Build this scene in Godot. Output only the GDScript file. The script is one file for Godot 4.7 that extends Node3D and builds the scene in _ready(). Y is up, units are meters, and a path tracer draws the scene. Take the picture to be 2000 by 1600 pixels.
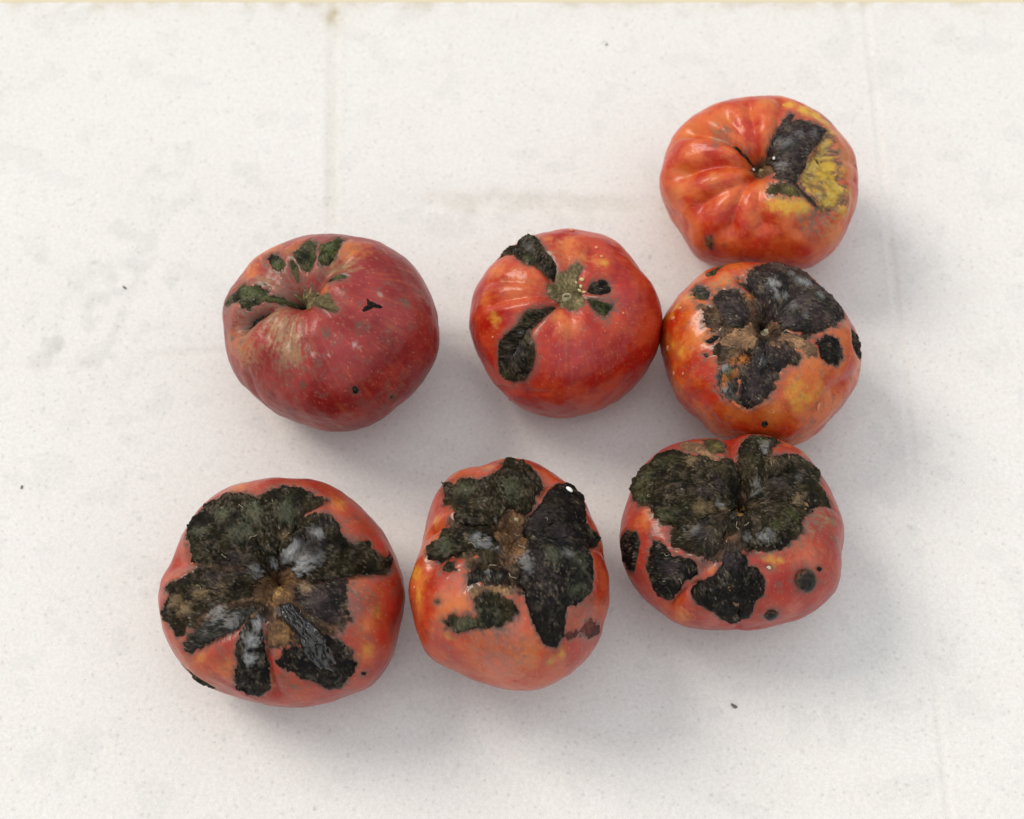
extends Node3D
# Seven rotting tomatoes on a whitewashed slab, seen from above in soft daylight.
# Every tomato is a star-shaped skin (girth per bearing, height, stem dimple, furrows); on it lie crusts of mould, scars, seeds and hairs as parts of their own.
# Places on a tomato are given as seen along its stem: degrees from the stem, split over the tomato's own right and near directions.

const N := 312                     # cells per side of each skin's grid
const G := N + 1
var around := PackedFloat32Array() # per grid vertex: bearing in turns of 24 girth steps
var lean := PackedFloat32Array()   # degrees from the stem
var map_x := PackedFloat32Array()
var map_z := PackedFloat32Array()
var dirs := PackedVector3Array()
var soft := noise(1.0, 3, 11)      # the noises; places are scaled before they are asked
var sharp := noise(1.0, 2, 23)
var folds := noise(1.0, 3, 37, true)
var mats := {}
var taken := {}

# linear base colours
const HUE := {
	"orange": Color(.56, .16, .035), "yellow": Color(.62, .36, .03), "tan": Color(.30, .18, .09), "dusk": Color(.30, .035, .045), "pink": Color(.52, .13, .085),
	"rot": Color(.055, .034, .023), "bruise": Color(.17, .07, .05),
	"smudge": Color(.10, .075, .05), "red": Color(.42, .022, .014), "white": Color(.62, .58, .5),
	"greenbloom": Color(.085, .105, .045), "bloom_and_sheen": Color(.29, .295, .30), "purplebloom": Color(.058, .044, .05), "graygreen": Color(.105, .115, .075), "orangebloom": Color(.5, .16, .03), "tanbloom": Color(.32, .22, .12)}  # the white one is powdery bloom, and painted sky sheen on the fifth tomato
# per kind of crust: two colours, wrinkle height in mm, wrinkle size in mm, material
const CRUST := {
	"olive": [Color(.012, .010, .006), Color(.040, .033, .017), 1.25, 4.8, "mould"],
	"black": [Color(.006, .005, .004), Color(.017, .014, .011), 1.05, 4.6, "soot"],
	"green": [Color(.012, .015, .006), Color(.085, .10, .034), .4, 3.0, "mould"],
	"purple": [Color(.013, .009, .009), Color(.058, .040, .036), .7, 4.6, "slick"],
	"gray": [Color(.016, .016, .015), Color(.16, .16, .145), .6, 3.2, "mould"],
	"moss": [Color(.05, .045, .02), Color(.20, .16, .055), .35, 2.6, "mould"],
	"husk": [Color(.07, .055, .022), Color(.24, .19, .09), .5, 2.2, "husk"],
	"brown": [Color(.055, .026, .012), Color(.24, .13, .05), .6, 2.4, "husk"],
	"ochre": [Color(.16, .08, .02), Color(.38, .24, .07), .3, 2.0, "husk"],
	"tan": [Color(.10, .055, .028), Color(.36, .20, .10), .35, 1.6, "husk"],
	"redblack": [Color(.05, .012, .010), Color(.16, .04, .03), .35, 1.4, "husk"],
	"scar": [Color(.24, .20, .12), Color(.46, .41, .28), .15, 1.6, "husk"],
	"scargreen": [Color(.14, .13, .06), Color(.36, .32, .17), .15, 1.6, "husk"],
	"scarbrown": [Color(.16, .09, .03), Color(.42, .28, .10), .4, 1.8, "husk"],
	"cream": [Color(.5, .42, .28), Color(.6, .52, .36), .05, 1.6, "husk"],
	"flesh": [Color(.15, .085, .018), Color(.47, .29, .018), .36, 7.0, "wet"],
	"silver": [Color(.010, .009, .009), Color(.040, .036, .034), .6, 3.0, "film"],
	"under": [Color(.024, .017, .012), Color(.20, .11, .065), .14, 4.0, "mould"],
	"shiny": [Color(.004, .003, .003), Color(.028, .021, .019), .35, 3.0, "blister"],
}


class Fruit:
	var place := Vector3.ZERO
	var tip := Vector2.ZERO
	var girth := []
	var height := Vector2.ZERO
	var dimple := Vector2.ZERO
	var flesh := Color(.45, .05, .03)
	var second := Color(.40, .022, .014)
	var gloss := "skin"
	var streaks := .5
	var age := 1.0
	var furrows := []
	var stains := []
	var blooms := []
	var crusts := []
	var bits := []
	var hairs := []
	var turn := Basis.IDENTITY
	var lift := 0.0
	var seed_at := 0.0
	func furrow(deep: float, wide: float, line: Array) -> void:
		var pts := []
		var box := Rect2(line[0], line[1], 0, 0)
		for k in line.size() / 2:
			pts.append(Vector2(line[2 * k], line[2 * k + 1]))
			box = box.expand(pts[k])
		furrows.append([deep, wide, pts, box.grow(wide * 2.3)])
	func stain(hue: String, strength: float, spots: Array) -> void:
		for k in spots.size() / 3:
			stains.append([hue, strength, Vector2(spots[3 * k], spots[3 * k + 1]), float(spots[3 * k + 2])])
	func bloom(hue: String, strength: float, spots: Array) -> void:
		for k in spots.size() / 3:
			blooms.append([hue, strength, Vector2(spots[3 * k], spots[3 * k + 1]), float(spots[3 * k + 2])])
	func crust(called: String, kind: String, thick: float, ragged: float, outline: Array) -> void:
		var pts := PackedVector2Array()
		for k in outline.size() / 2:
			pts.append(Vector2(outline[2 * k], outline[2 * k + 1]))
		crusts.append([called, kind, thick, ragged, pts])
	func disc(called: String, kind: String, thick: float, middle: Vector2, wide: float) -> void:
		var pts := PackedVector2Array()
		for k in 10:
			pts.append(middle + Vector2.from_angle(TAU * k / 10.0) * wide * (1.0 + .1 * sin(k * 2.3)))
		crusts.append([called, kind, thick, .3, pts])
	func bit(called: String, kind: String, at: Vector2, size: Vector2, angle: float) -> void:
		bits.append([called, kind, at, size, angle])
	func hair(at: Vector2, angle: float, long: float) -> void:
		hairs.append([at, angle, long])


func _ready() -> void:
	# camera, sky, sun, exposure
	var cam := Camera3D.new()
	cam.name = "camera"
	add_child(cam)
	cam.position = Vector3(0, .63035, .28065)
	cam.rotation_degrees = Vector3(-66, 0, 0)
	cam.near = .02
	cam.far = 30
	var lens := CameraAttributesPhysical.new()
	lens.frustum_focal_length = 52
	lens.frustum_focus_distance = .63
	lens.exposure_aperture = 9.0
	cam.attributes = lens
	cam.fov = 26
	var env := Environment.new()
	env.background_mode = Environment.BG_SKY
	env.tonemap_mode = Environment.TONE_MAPPER_LINEAR
	env.tonemap_exposure = 1.17
	env.sdfgi_enabled = true
	env.ssao_enabled = true
	env.ssil_enabled = true
	var over := ProceduralSkyMaterial.new()
	over.sky_top_color = Color(.985, .995, 1.0)   # overcast: the zenith brighter than the horizon
	over.sky_horizon_color = Color(.72, .725, .73)
	over.sky_curve = .6
	over.ground_bottom_color = Color(.38, .36, .33)
	over.ground_horizon_color = Color(.45, .44, .42)
	over.sun_angle_max = 1.0
	var sky := Sky.new()
	sky.sky_material = over
	env.sky = sky
	var world := WorldEnvironment.new()
	world.name = "world"
	world.environment = env
	add_child(world)
	var sun := DirectionalLight3D.new()
	sun.name = "sun"
	sun.light_color = Color(1, .965, .92)
	sun.light_energy = .58
	sun.light_angular_distance = 27
	sun.shadow_enabled = true
	add_child(sun)
	sun.look_at_from_position(Vector3(-.80, .85, -.50), Vector3.ZERO)
	materials()
	tabletop()
	lay_grid()
	var list := [
		[fill_first, "crimson tomato with bulging right shoulder and green mould spots, left of middle row"],
		[fill_second, "red tomato with two thick black mould bands and yellow seeds at its stem"],
		[fill_third, "orange-red ribbed tomato with torn yellow flesh and black patch, farthest back at the right"],
		[fill_fourth, "orange tomato with purplish black crust and whitish bloom, right end of the middle row"],
		[fill_fifth, "largest tomato, black mould over most of its top, a shiny loose skin strip, front left"],
		[fill_sixth, "tall five-sided tomato with black mould and one white bead, middle of the front row"],
		[fill_seventh, "wide tomato with olive black crust and a round shiny black blister, front right"]]
	for k in 7:
		var f := Fruit.new()
		f.seed_at = 31.7 * k
		list[k][0].call(f)
		build_fruit(f, list[k][1])
	crumbs()


func noise(frequency: float, octaves: int, number: int, ridged := false) -> FastNoiseLite:
	var n := FastNoiseLite.new()
	n.noise_type = FastNoiseLite.TYPE_SIMPLEX_SMOOTH
	n.frequency = frequency
	n.fractal_type = FastNoiseLite.FRACTAL_RIDGED if ridged else FastNoiseLite.FRACTAL_FBM
	n.fractal_octaves = octaves
	n.seed = number
	return n


func numbered(called: String) -> String:
	var count: int = taken.get(called, 0)
	taken[called] = count + 1
	return called if count == 0 else "%s_%03d" % [called, count]


func put(called: String, mesh: Mesh, mat: Material, parent: Node) -> MeshInstance3D:
	var o := MeshInstance3D.new()
	o.mesh = mesh
	o.material_override = mat
	if parent == self:
		o.name = numbered(called)
	else:
		var n := 0
		o.name = called
		while parent.has_node(NodePath(String(o.name))):
			n += 1
			o.name = "%s_%03d" % [called, n]
	parent.add_child(o, true)
	return o


func grain(size: int, frequency: float, number: int, strength: float, octaves := 3) -> NoiseTexture2D:
	var t := NoiseTexture2D.new()
	t.width = size
	t.height = size
	t.seamless = true
	t.as_normal_map = true
	t.bump_strength = strength
	t.noise = noise(frequency, octaves, number)
	return t


func skin_like(rough: float, shine: float, bumps: Texture2D, per_metre: float, bent: float) -> StandardMaterial3D:
	var m := StandardMaterial3D.new()
	m.vertex_color_use_as_albedo = true
	m.roughness = rough
	m.metallic_specular = shine
	m.normal_enabled = true
	m.normal_texture = bumps
	m.normal_scale = bent
	m.uv1_triplanar = true
	m.uv1_scale = Vector3.ONE * per_metre
	return m


func materials() -> void:
	var pores := grain(512, .045, 5, 5.0)
	var fuzz := grain(512, .09, 6, 9.0, 4)
	mats.skin = skin_like(.31, .45, pores, 22, .18)
	mats.waxy = skin_like(.36, .43, pores, 22, .25)
	mats.glossy = skin_like(.26, .47, pores, 22, .15)
	mats.mould = skin_like(.62, .18, fuzz, 34, .9)
	mats.soot = skin_like(.46, .22, fuzz, 30, .6)
	mats.slick = skin_like(.40, .22, pores, 34, .7)
	mats.blister = skin_like(.36, .3, pores, 30, .5)
	mats.husk = skin_like(.7, .4, fuzz, 40, .6)
	mats.wet = skin_like(.26, .5, pores, 30, .35)
	mats.film = skin_like(.24, .62, pores, 40, .35)
	for k in [["seed", Color(.52, .40, .17), .4], ["pimple", Color(.56, .17, .08), .3], ["pale_bead", Color(.62, .62, .58), .15], ["bead", Color(.86, .86, .84), .3], ["hair", Color(.45, .40, .28), .6], ["crumb", Color(.13, .125, .12), .8]]:
		var m := StandardMaterial3D.new()
		m.albedo_color = k[1].linear_to_srgb()
		m.roughness = k[2]
		mats[k[0]] = m


func lay_grid() -> void:
	for j in G:
		for i in G:
			var a := 2.0 * i / N - 1.0
			var b := 2.0 * j / N - 1.0
			var r := maxf(absf(a), absf(b))
			var phi := 0.0
			if r > 1e-6:
				if absf(a) >= absf(b):
					phi = (PI / 4 * b / a) + (0.0 if a > 0 else PI)
				else:
					phi = PI / 2 - PI / 4 * a / b + (0.0 if b > 0 else PI)
			phi = fposmod(phi, TAU)
			var deg := 130.0 * r / .93 if r < .93 else 130.0 + 50.0 * (r - .93) / .07
			var th := deg_to_rad(deg)
			lean.append(deg)
			around.append(phi / TAU * 24.0)
			map_x.append(deg * cos(phi))
			map_z.append(deg * sin(phi))
			dirs.append(Vector3(sin(th) * cos(phi), cos(th), sin(th) * sin(phi)))


# metres from the middle to the skin
func reach(f: Fruit, deg: float, step: float, p: Vector2, d: Vector3) -> float:
	var i := int(step) % 24
	var u := step - floorf(step)
	var a: float = f.girth[(i + 23) % 24]
	var b: float = f.girth[i]
	var c: float = f.girth[(i + 1) % 24]
	var e: float = f.girth[(i + 2) % 24]
	var wide := b + .5 * u * (c - a + u * (2 * a - 5 * b + 4 * c - e + u * (3 * (b - c) + e - a)))
	var s := sqrt(maxf(0.0, 1 - d.y * d.y))
	var r := pow(pow(s / wide, 2.35) + pow(absf(d.y) / (f.height.x if d.y > 0 else f.height.y), 2.35), -1 / 2.35)
	r -= f.dimple.x * exp(-pow(deg / f.dimple.y, 2))
	for g in f.furrows:
		if g[3].has_point(p):
			var pts: Array = g[2]
			var near := 1e9
			for k in pts.size() - 1:
				near = minf(near, p.distance_squared_to(Geometry2D.get_closest_point_to_segment(p, pts[k], pts[k + 1])))
			near = sqrt(near) / g[1]
			r -= g[0] * exp(-pow(near, 1.6))
	var q := d * 30.0 + Vector3.ONE * f.seed_at
	r += soft.get_noise_3dv(q * .055) * .9 + sharp.get_noise_3dv(q * .2) * .08 + folds.get_noise_3d(d.x * 3.0 + f.seed_at, d.z * 3.0, deg * .085 + soft.get_noise_3dv(q * .1) * 1.2) * .07
	return r * .001


func spot(f: Fruit, p: Vector2) -> Vector3:
	var deg := p.length()
	var phi := fposmod(p.angle(), TAU)
	var th := deg_to_rad(deg)
	var d := Vector3(sin(th) * cos(phi), cos(th), sin(th) * sin(phi))
	return f.turn * (d * reach(f, deg, phi / TAU * 24.0, p, d)) + Vector3.UP * f.lift


func facing(f: Fruit, p: Vector2) -> Vector3:
	var a := spot(f, p + Vector2(1.5, 0)) - spot(f, p - Vector2(1.5, 0))
	var b := spot(f, p + Vector2(0, 1.5)) - spot(f, p - Vector2(0, 1.5))
	return b.cross(a).normalized()


func normals(at: PackedVector3Array, out: PackedVector3Array, which: PackedInt32Array) -> void:
	for v in which:
		var i := v % G
		var j := v / G
		var across := at[v + 1 if i < N else v] - at[v - 1 if i > 0 else v]
		var down := at[v + G if j < N else v] - at[v - G if j > 0 else v]
		out[v] = down.cross(across).normalized()


func inside(p: Vector2, poly: PackedVector2Array) -> float:
	var near := 1e9
	var n := poly.size()
	for k in n:
		near = minf(near, p.distance_squared_to(Geometry2D.get_closest_point_to_segment(p, poly[k], poly[(k + 1) % n])))
	near = sqrt(near)
	return near if Geometry2D.is_point_in_polygon(p, poly) else -near


func build_fruit(f: Fruit, label: String) -> void:
	var root := Node3D.new()
	root.name = numbered("tomato")
	add_child(root, true)
	root.position = f.place
	root.set_meta("label", label)
	root.set_meta("category", "tomato")
	root.set_meta("group", "rotting tomatoes laid out on the white slab")
	f.turn = Basis(Vector3.BACK, deg_to_rad(f.tip.y)) * Basis(Vector3.RIGHT, deg_to_rad(f.tip.x))
	var at := PackedVector3Array()
	at.resize(G * G)
	var low := 1e9
	for v in G * G:
		var d := dirs[v]
		at[v] = f.turn * (d * reach(f, lean[v], around[v], Vector2(map_x[v], map_z[v]), d))
		low = minf(low, at[v].y)
	f.lift = -low - .0002
	var up := Vector3.UP * f.lift
	for v in G * G:
		at[v] += up
	# the rot sinks into the skin; measure every crust's extent first
	var sunk := PackedFloat32Array()
	sunk.resize(G * G)
	var extents := []
	for c in f.crusts:
		extents.append(extent(f, c, sunk))
	for v in G * G:
		if sunk[v] > 0:
			at[v] -= (f.turn * dirs[v]) * sunk[v] * .001
	var all := PackedInt32Array(range(G * G))
	var out := PackedVector3Array()
	out.resize(G * G)
	normals(at, out, all)
	for v in G * G:   # the collapsed rim under the fruit
		if out[v].length_squared() < .5:
			out[v] = Vector3.DOWN
	# crusts first: each leaves a dull rim of decay in the skin about it
	var decay := PackedFloat32Array()
	decay.resize(G * G)
	for k in f.crusts.size():
		lay_crust(f, root, f.crusts[k], extents[k], at, out, decay)
	# skin colours
	var hue := PackedColorArray()
	hue.resize(G * G)
	var s := Vector3.ONE * f.seed_at
	for v in G * G:
		var d := dirs[v]
		var p := Vector2(map_x[v], map_z[v])
		var q := d * 38.0 + s
		var a := soft.get_noise_3dv(q * .06)
		var b := sharp.get_noise_3dv(q * .33)
		var e := sharp.get_noise_3dv(q * .62)
		var wave := around[v] * TAU / 24.0
		var ray := sharp.get_noise_3d(cos(wave) * 16.0 + f.seed_at, sin(wave) * 16.0, lean[v] * .035)
		var c := f.flesh.lerp(f.second, clampf(.5 + a * 1.6 + b * .4 + e * .1, 0, 1))
		for g in f.stains:
			var far: float = p.distance_to(g[2]) / g[3]
			if far < 1.5:
				var w: float = smoothstep(0.0, 1.0, (1.12 - far) * .85 + b * .42 + ray * f.streaks * .45 + e * .2) * g[1]
				if g[0] == "smudge" or g[0] == "white" or g[0] == "tan" or g[0] == "rot" or g[0] == "bruise":
					w *= clampf(.80 + e * .9 + b * .6 + (ray * 1.3 if g[0] == "tan" else 0.0), 0, 1)
					if g[0] == "rot" or g[0] == "bruise":   # thin dark matter already tells on red
						w = 1.0 - pow(1.0 - w, 2.6)
				c = c.lerp(HUE[g[0]], w)
		# dull mottling of the ageing skin
		var dull := soft.get_noise_3dv(q * .14 + Vector3(6, 1, 3))
		c = c.lerp(HUE.bruise, clampf((dull + e * .55 + b * .2 - .22) * 1.5, 0, .5) * f.age)
		# streaks along the meridians, pale freckles, dark pinpricks
		c = c.lerp(HUE.orange, clampf(ray * f.streaks * .9 - .05, 0, .35))
		var freckle := sharp.get_noise_3dv(q * 2.3)
		c = c.lerp(Color(.6, .27, .13), clampf((freckle - .48) * 2.2, 0, .35))
		var prick := soft.get_noise_3dv(q * 1.1 + Vector3(9, 4, 2))
		c = c.lerp(HUE.smudge, clampf((prick - .53) * 6.0, 0, .75))
		if decay[v] > 0:
			var gone := decay[v] * clampf(.75 + e * .8 + b * .7, 0, 1)
			c = c.lerp(Color(.22, .115, .085), 1.0 - pow(1.0 - gone * .8, 1.8))
			gone = decay[v] * decay[v] * clampf(.6 + (e + b) * 1.1, 0, 1)
			c = c.lerp(HUE.rot, 1.0 - pow(1.0 - gone * .9, 2.5))
		hue[v] = c
	var corners := PackedInt32Array()
	for j in N:
		for i in N:
			var v := j * G + i
			corners.append_array([v, v + 1, v + G + 1, v, v + G + 1, v + G])
	put("skin", packed(at, out, hue, corners), mats[f.gloss], root)
	for b in f.bits:
		add_bit(f, root, b)
	for h in f.hairs:
		add_hair(f, root, h)


func packed(at: PackedVector3Array, out: PackedVector3Array, hue: PackedColorArray, corners: PackedInt32Array) -> ArrayMesh:
	var arrays := []
	arrays.resize(Mesh.ARRAY_MAX)
	arrays[Mesh.ARRAY_VERTEX] = at
	arrays[Mesh.ARRAY_NORMAL] = out
	arrays[Mesh.ARRAY_COLOR] = hue
	arrays[Mesh.ARRAY_INDEX] = corners
	var mesh := ArrayMesh.new()
	mesh.add_surface_from_arrays(Mesh.PRIMITIVE_TRIANGLES, arrays)
	return mesh


# c: [name, kind, thickness mm, raggedness degrees, outline] -> [degrees inside the outline per grid vertex, the vertices near it]
func extent(f: Fruit, c: Array, sunk: PackedFloat32Array) -> Array:
	var poly: PackedVector2Array = c[4]
	var box := Rect2(poly[0], Vector2.ZERO)
	for p in poly:
		box = box.expand(p)
	box = box.grow(4.5 + 2.0 * minf(1.0, c[3]))
	var ragged: float = c[3] * (1.25 if c[0] == "mould_patch" and c[3] > 1.0 else 1.0)
	var dip: float = {"mould_patch": .75, "exposed_flesh": 1.3, "skin_crack": .8, "rot_spot": .4}.get(c[0], 0.0)
	if c[1] == "under":
		dip = .25
	var deep := PackedFloat32Array()
	deep.resize(G * G)
	deep.fill(-19.0)
	var near := PackedInt32Array()
	var s := Vector3.ONE * (f.seed_at + 3.0)
	for v in G * G:
		if map_x[v] < box.position.x or map_x[v] > box.end.x or map_z[v] < box.position.y or map_z[v] > box.end.y:
			continue
		var q := dirs[v] * 38.0 + s
		var m := inside(Vector2(map_x[v], map_z[v]), poly)
		if m < -7.5:
			continue
		m += (sharp.get_noise_3dv(q * .3) * .9 + sharp.get_noise_3dv(q * .72) * .42) * ragged
		if m < -6.0:
			continue
		deep[v] = m
		near.append(v)
		if dip > 0:
			sunk[v] = maxf(sunk[v], dip * smoothstep(-3.2, 2.4, m))
	return [deep, near]


func lay_crust(f: Fruit, root: Node3D, c: Array, seen: Array, skin: PackedVector3Array, skin_out: PackedVector3Array, decay: PackedFloat32Array) -> void:
	var poly: PackedVector2Array = c[4]
	var box := Rect2(poly[0], Vector2.ZERO)
	for p in poly:
		box = box.expand(p)
	var small := maxf(box.size.x, box.size.y) < 9.0
	var kind: Array = CRUST[c[1]]
	var thick: float = c[2]
	var rots: bool = c[0] == "mould_patch" or c[0] == "rot_blister" or c[0] == "rot_spot" or c[0] == "exposed_flesh"
	var crisp: bool = c[1] == "black" or small or not rots
	var deep: PackedFloat32Array = seen[0]
	var at := skin.duplicate()
	var hue := PackedColorArray()
	hue.resize(G * G)
	var near := PackedInt32Array()
	var s := Vector3.ONE * (f.seed_at + 3.0)
	var middle := box.get_center()
	for v in seen[1]:
		var m := deep[v]
		if (rots or kind[4] == "husk") and c[0] != "stem_scar" and m < 0.6:
			decay[v] = maxf(decay[v], clampf(exp((m - .3) / (1.3 if crisp else 2.2)), 0, 1))
		if m < -2.5:
			continue
		near.append(v)
		var p := Vector2(map_x[v], map_z[v])
		var q := dirs[v] * 38.0 + s
		var e := sharp.get_noise_3dv(q * .3)
		var e2 := sharp.get_noise_3dv(q * .72)
		var size: float = kind[3]
		var wave := around[v] * TAU / 24.0
		var lump := soft.get_noise_3dv(q * (.62 / size))
		var fold := .6 * folds.get_noise_3dv(q * (.5 / size) + Vector3(e, e2, lump) * .5) + .5 * folds.get_noise_3d(cos(wave) * 30.0 / size + f.seed_at, sin(wave) * 30.0 / size, lean[v] * .28 / size + lump) + .3 * sharp.get_noise_3dv(q * (1.5 / size))
		var rise := smoothstep(0.0, (.5 if small else 1.5), m)
		var h: float = -.14 + (thick + .14) * rise + kind[2] * (fold * .8 + lump * .9 + .1) * rise + maxf(0.0, folds.get_noise_3dv(q * .17 + Vector3(e, e2, lump) * .35 + Vector3(3, 3, 8)) - .3) * kind[2] * .5 * rise
		if c[0] == "rot_blister":
			h = -.14 + (thick + .14) * sqrt(clampf(1.0 - pow(p.distance_to(middle) / (.55 * maxf(box.size.x, box.size.y)), 2), 0, 1)) + fold * .2 * rise
		elif c[0] == "stem_scar":
			h -= .5 * thick * smoothstep(1.6, 3.2, m) * rise
		elif c[0] == "loose_skin":
			h += (.62 * sin(p.dot(Vector2(.74, -.67)) * 1.35 + e * 3.6 + lump * 2.0) + .5 * absf(e2)) * rise + .3
		at[v] = skin[v] + skin_out[v] * maxf(h, -.14 if m < .5 else .1) * .001
		var t := clampf(.30 + fold * .5 + e2 * .55 + soft.get_noise_3dv(q * .09) * .7, 0, 1)
		var k: Color = kind[0].lerp(kind[1], t * t)
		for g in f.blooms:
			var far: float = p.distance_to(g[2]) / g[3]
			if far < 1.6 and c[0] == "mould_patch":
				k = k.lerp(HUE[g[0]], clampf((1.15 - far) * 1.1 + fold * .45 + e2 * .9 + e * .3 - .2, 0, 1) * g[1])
		if c[1] == "flesh":
			k = kind[0].lerp(kind[1], clampf(.5 + e * 1.1 + lump * 1.0, 0, 1)).lerp(Color(.55, .46, .16), clampf(fold * 1.3 - .5, 0, .6))
			k = k.lerp(Color(.42, .15, .03), clampf((1.8 - m) * .5 + e * .6, 0, .9))
			k = k.lerp(Color(.45, .13, .03), clampf(e2 * 1.2 - .3 - lump * .5, 0, .6))
		if not crisp:   # thin brown growth along the margin
			k = k.lerp(Color(.085, .055, .032), clampf((1.5 - m) * .55 + e2 * .7 + e * .3, 0, .75))
		if kind[4] == "mould" or kind[4] == "slick" or kind[4] == "soot":   # crumbs of straw colour and pale dust caught in the mould
			k = k.lerp(Color(.007, .007, .007), clampf(soft.get_noise_3dv(q * .075 + Vector3(1, 9, 4)) * 1.8 + e2 * .4, 0, .8))
			var pale: float = {"black": .22, "purple": .4, "olive": .62, "under": .5}.get(c[1], .6)
			# dried folds: thin paler lines that run over the mould
			var vein := folds.get_noise_3dv(q * .17 + Vector3(e, e2, lump) * .35 + Vector3(3, 3, 8))
			k = k.lerp(Color(.15, .115, .088), clampf((vein - .46) * 1.9 + e2 * .25, 0, .62) * pale * clampf(.7 + soft.get_noise_3dv(q * .06 + Vector3(7, 2, 5)) * 1.8, 0.1, 1))
			var blotch := soft.get_noise_3dv(q * .16 + Vector3(4, 1, 6))
			k = k.lerp(Color(.095, .08, .06), clampf((blotch + e2 * .5 + fold * .3 - .34) * 1.4, 0, .5))
			k = k.lerp(Color(.24, .18, .10), clampf((sharp.get_noise_3dv(q * 1.1 + Vector3(5, 8, 1)) - .50 + blotch * .35) * 3.0, 0, .4))
			k = k.lerp(Color(.40, .40, .38), clampf((soft.get_noise_3dv(q * 1.3 + Vector3(2, 7, 3)) - .60 + blotch * .2) * 5.0, 0, .4))
		hue[v] = k
	if near.is_empty():
		return
	var out := skin_out.duplicate()
	normals(at, out, near)
	var verts := PackedVector3Array()
	var outs := PackedVector3Array()
	var cols := PackedColorArray()
	var corners := PackedInt32Array()
	var made := {}
	for v in near:
		if v % G >= N or v / G >= N:
			continue
		if deep[v] <= 0 and deep[v + 1] <= 0 and deep[v + G] <= 0 and deep[v + G + 1] <= 0:
			continue
		for tri in [[v, v + 1, v + G + 1], [v, v + G + 1, v + G]]:
			var ring := []
			for k in 3:
				var a: int = tri[k]
				var b: int = tri[(k + 1) % 3]
				if deep[a] > 0:
					if not made.has(a):
						made[a] = verts.size()
						verts.append(at[a])
						outs.append(out[a])
						cols.append(hue[a])
					ring.append(made[a])
				if (deep[a] > 0) != (deep[b] > 0):
					var key := mini(a, b) * 4 + (0 if absi(a - b) == 1 else (1 if absi(a - b) == G else 2)) + (1 << 40)
					if not made.has(key):
						var u := deep[a] / (deep[a] - deep[b])
						made[key] = verts.size()
						verts.append(at[a].lerp(at[b], u))
						outs.append(out[a].lerp(out[b], u).normalized())
						cols.append(hue[a] if deep[a] > 0 else hue[b])
					ring.append(made[key])
			for k in range(1, ring.size() - 1):
				corners.append_array([ring[0], ring[k], ring[k + 1]])
	if corners.is_empty():
		return
	put(c[0], packed(verts, outs, cols, corners), mats[kind[4]], root)


func add_bit(f: Fruit, root: Node3D, b: Array) -> void:
	var ball := SphereMesh.new()
	ball.radius = .5
	ball.height = 1.0
	ball.radial_segments = 14
	ball.rings = 8
	var p: Vector2 = b[2]
	var o := put(b[0], ball, mats[b[1]], root)
	var n := facing(f, p)
	var x := (Vector3.RIGHT - n * n.x).normalized().rotated(n, -deg_to_rad(b[4]))
	var high: float = minf(b[3].x, b[3].y) * (1.5 if b[1] == "seed" else 1.3)
	o.transform = Transform3D(Basis(x * b[3].x * .002, n * high * .001, n.cross(x) * -b[3].y * .002), spot(f, p) + n * .001 * (.95 if b[1] == "bead" else .35 if b[1] == "seed" else .15 if b[1] == "pimple" else 1.0))


func add_hair(f: Fruit, root: Node3D, h: Array) -> void:
	var st := SurfaceTool.new()
	st.begin(Mesh.PRIMITIVE_TRIANGLES)
	var along := Vector2.from_angle(deg_to_rad(h[1]))
	var rings := []
	for k in 6:
		var t := k / 5.0 - .5
		var p: Vector2 = h[0] + along * (t * h[2] * 1.45) + along.orthogonal() * (.9 * sin(t * 4.0 + h[1]))
		var n := facing(f, p)
		var m := spot(f, p) + n * .001 * (1.15 + .35 * cos(t * 5.0 + h[2]))
		var side := n.cross(Vector3(along.x, 0, along.y)).normalized()
		var ring := []
		for s in 4:
			ring.append(m + (n * cos(TAU * s / 4) + side * sin(TAU * s / 4)) * .00009)
		rings.append(ring)
	for k in 5:
		for s in 4:
			var a: Vector3 = rings[k][s]
			var b: Vector3 = rings[k][(s + 1) % 4]
			var c: Vector3 = rings[k + 1][(s + 1) % 4]
			var d: Vector3 = rings[k + 1][s]
			for w in [a, c, b, a, d, c]:
				st.add_vertex(w)
	st.generate_normals()
	put("fibre", st.commit(), mats.hair, root)


# ---- the slab the tomatoes lie on -------------------------------------------------

func line_gap(p: Vector2, a: Vector2, b: Vector2) -> float:
	return p.distance_to(Geometry2D.get_closest_point_to_segment(p, a, b))


const JOINTS := [   # the joints that show through the whitewash: from, to, depth mm, half width mm, tan dirt
	[Vector2(-.0775, -.20), Vector2(-.0735, -.085), .22, 2.2, .24],
	[Vector2(-.030, -.0935), Vector2(.066, -.0905), .3, 3.6, .30],
	[Vector2(.1528, -.20), Vector2(.1552, .30), .25, 1.5, .05],
	[Vector2(-.21, -.0165), Vector2(-.12, -.0245), .25, 1.6, .12],
	[Vector2(-.12, -.0245), Vector2(.02, -.0335), .25, 1.4, .10]]


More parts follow.
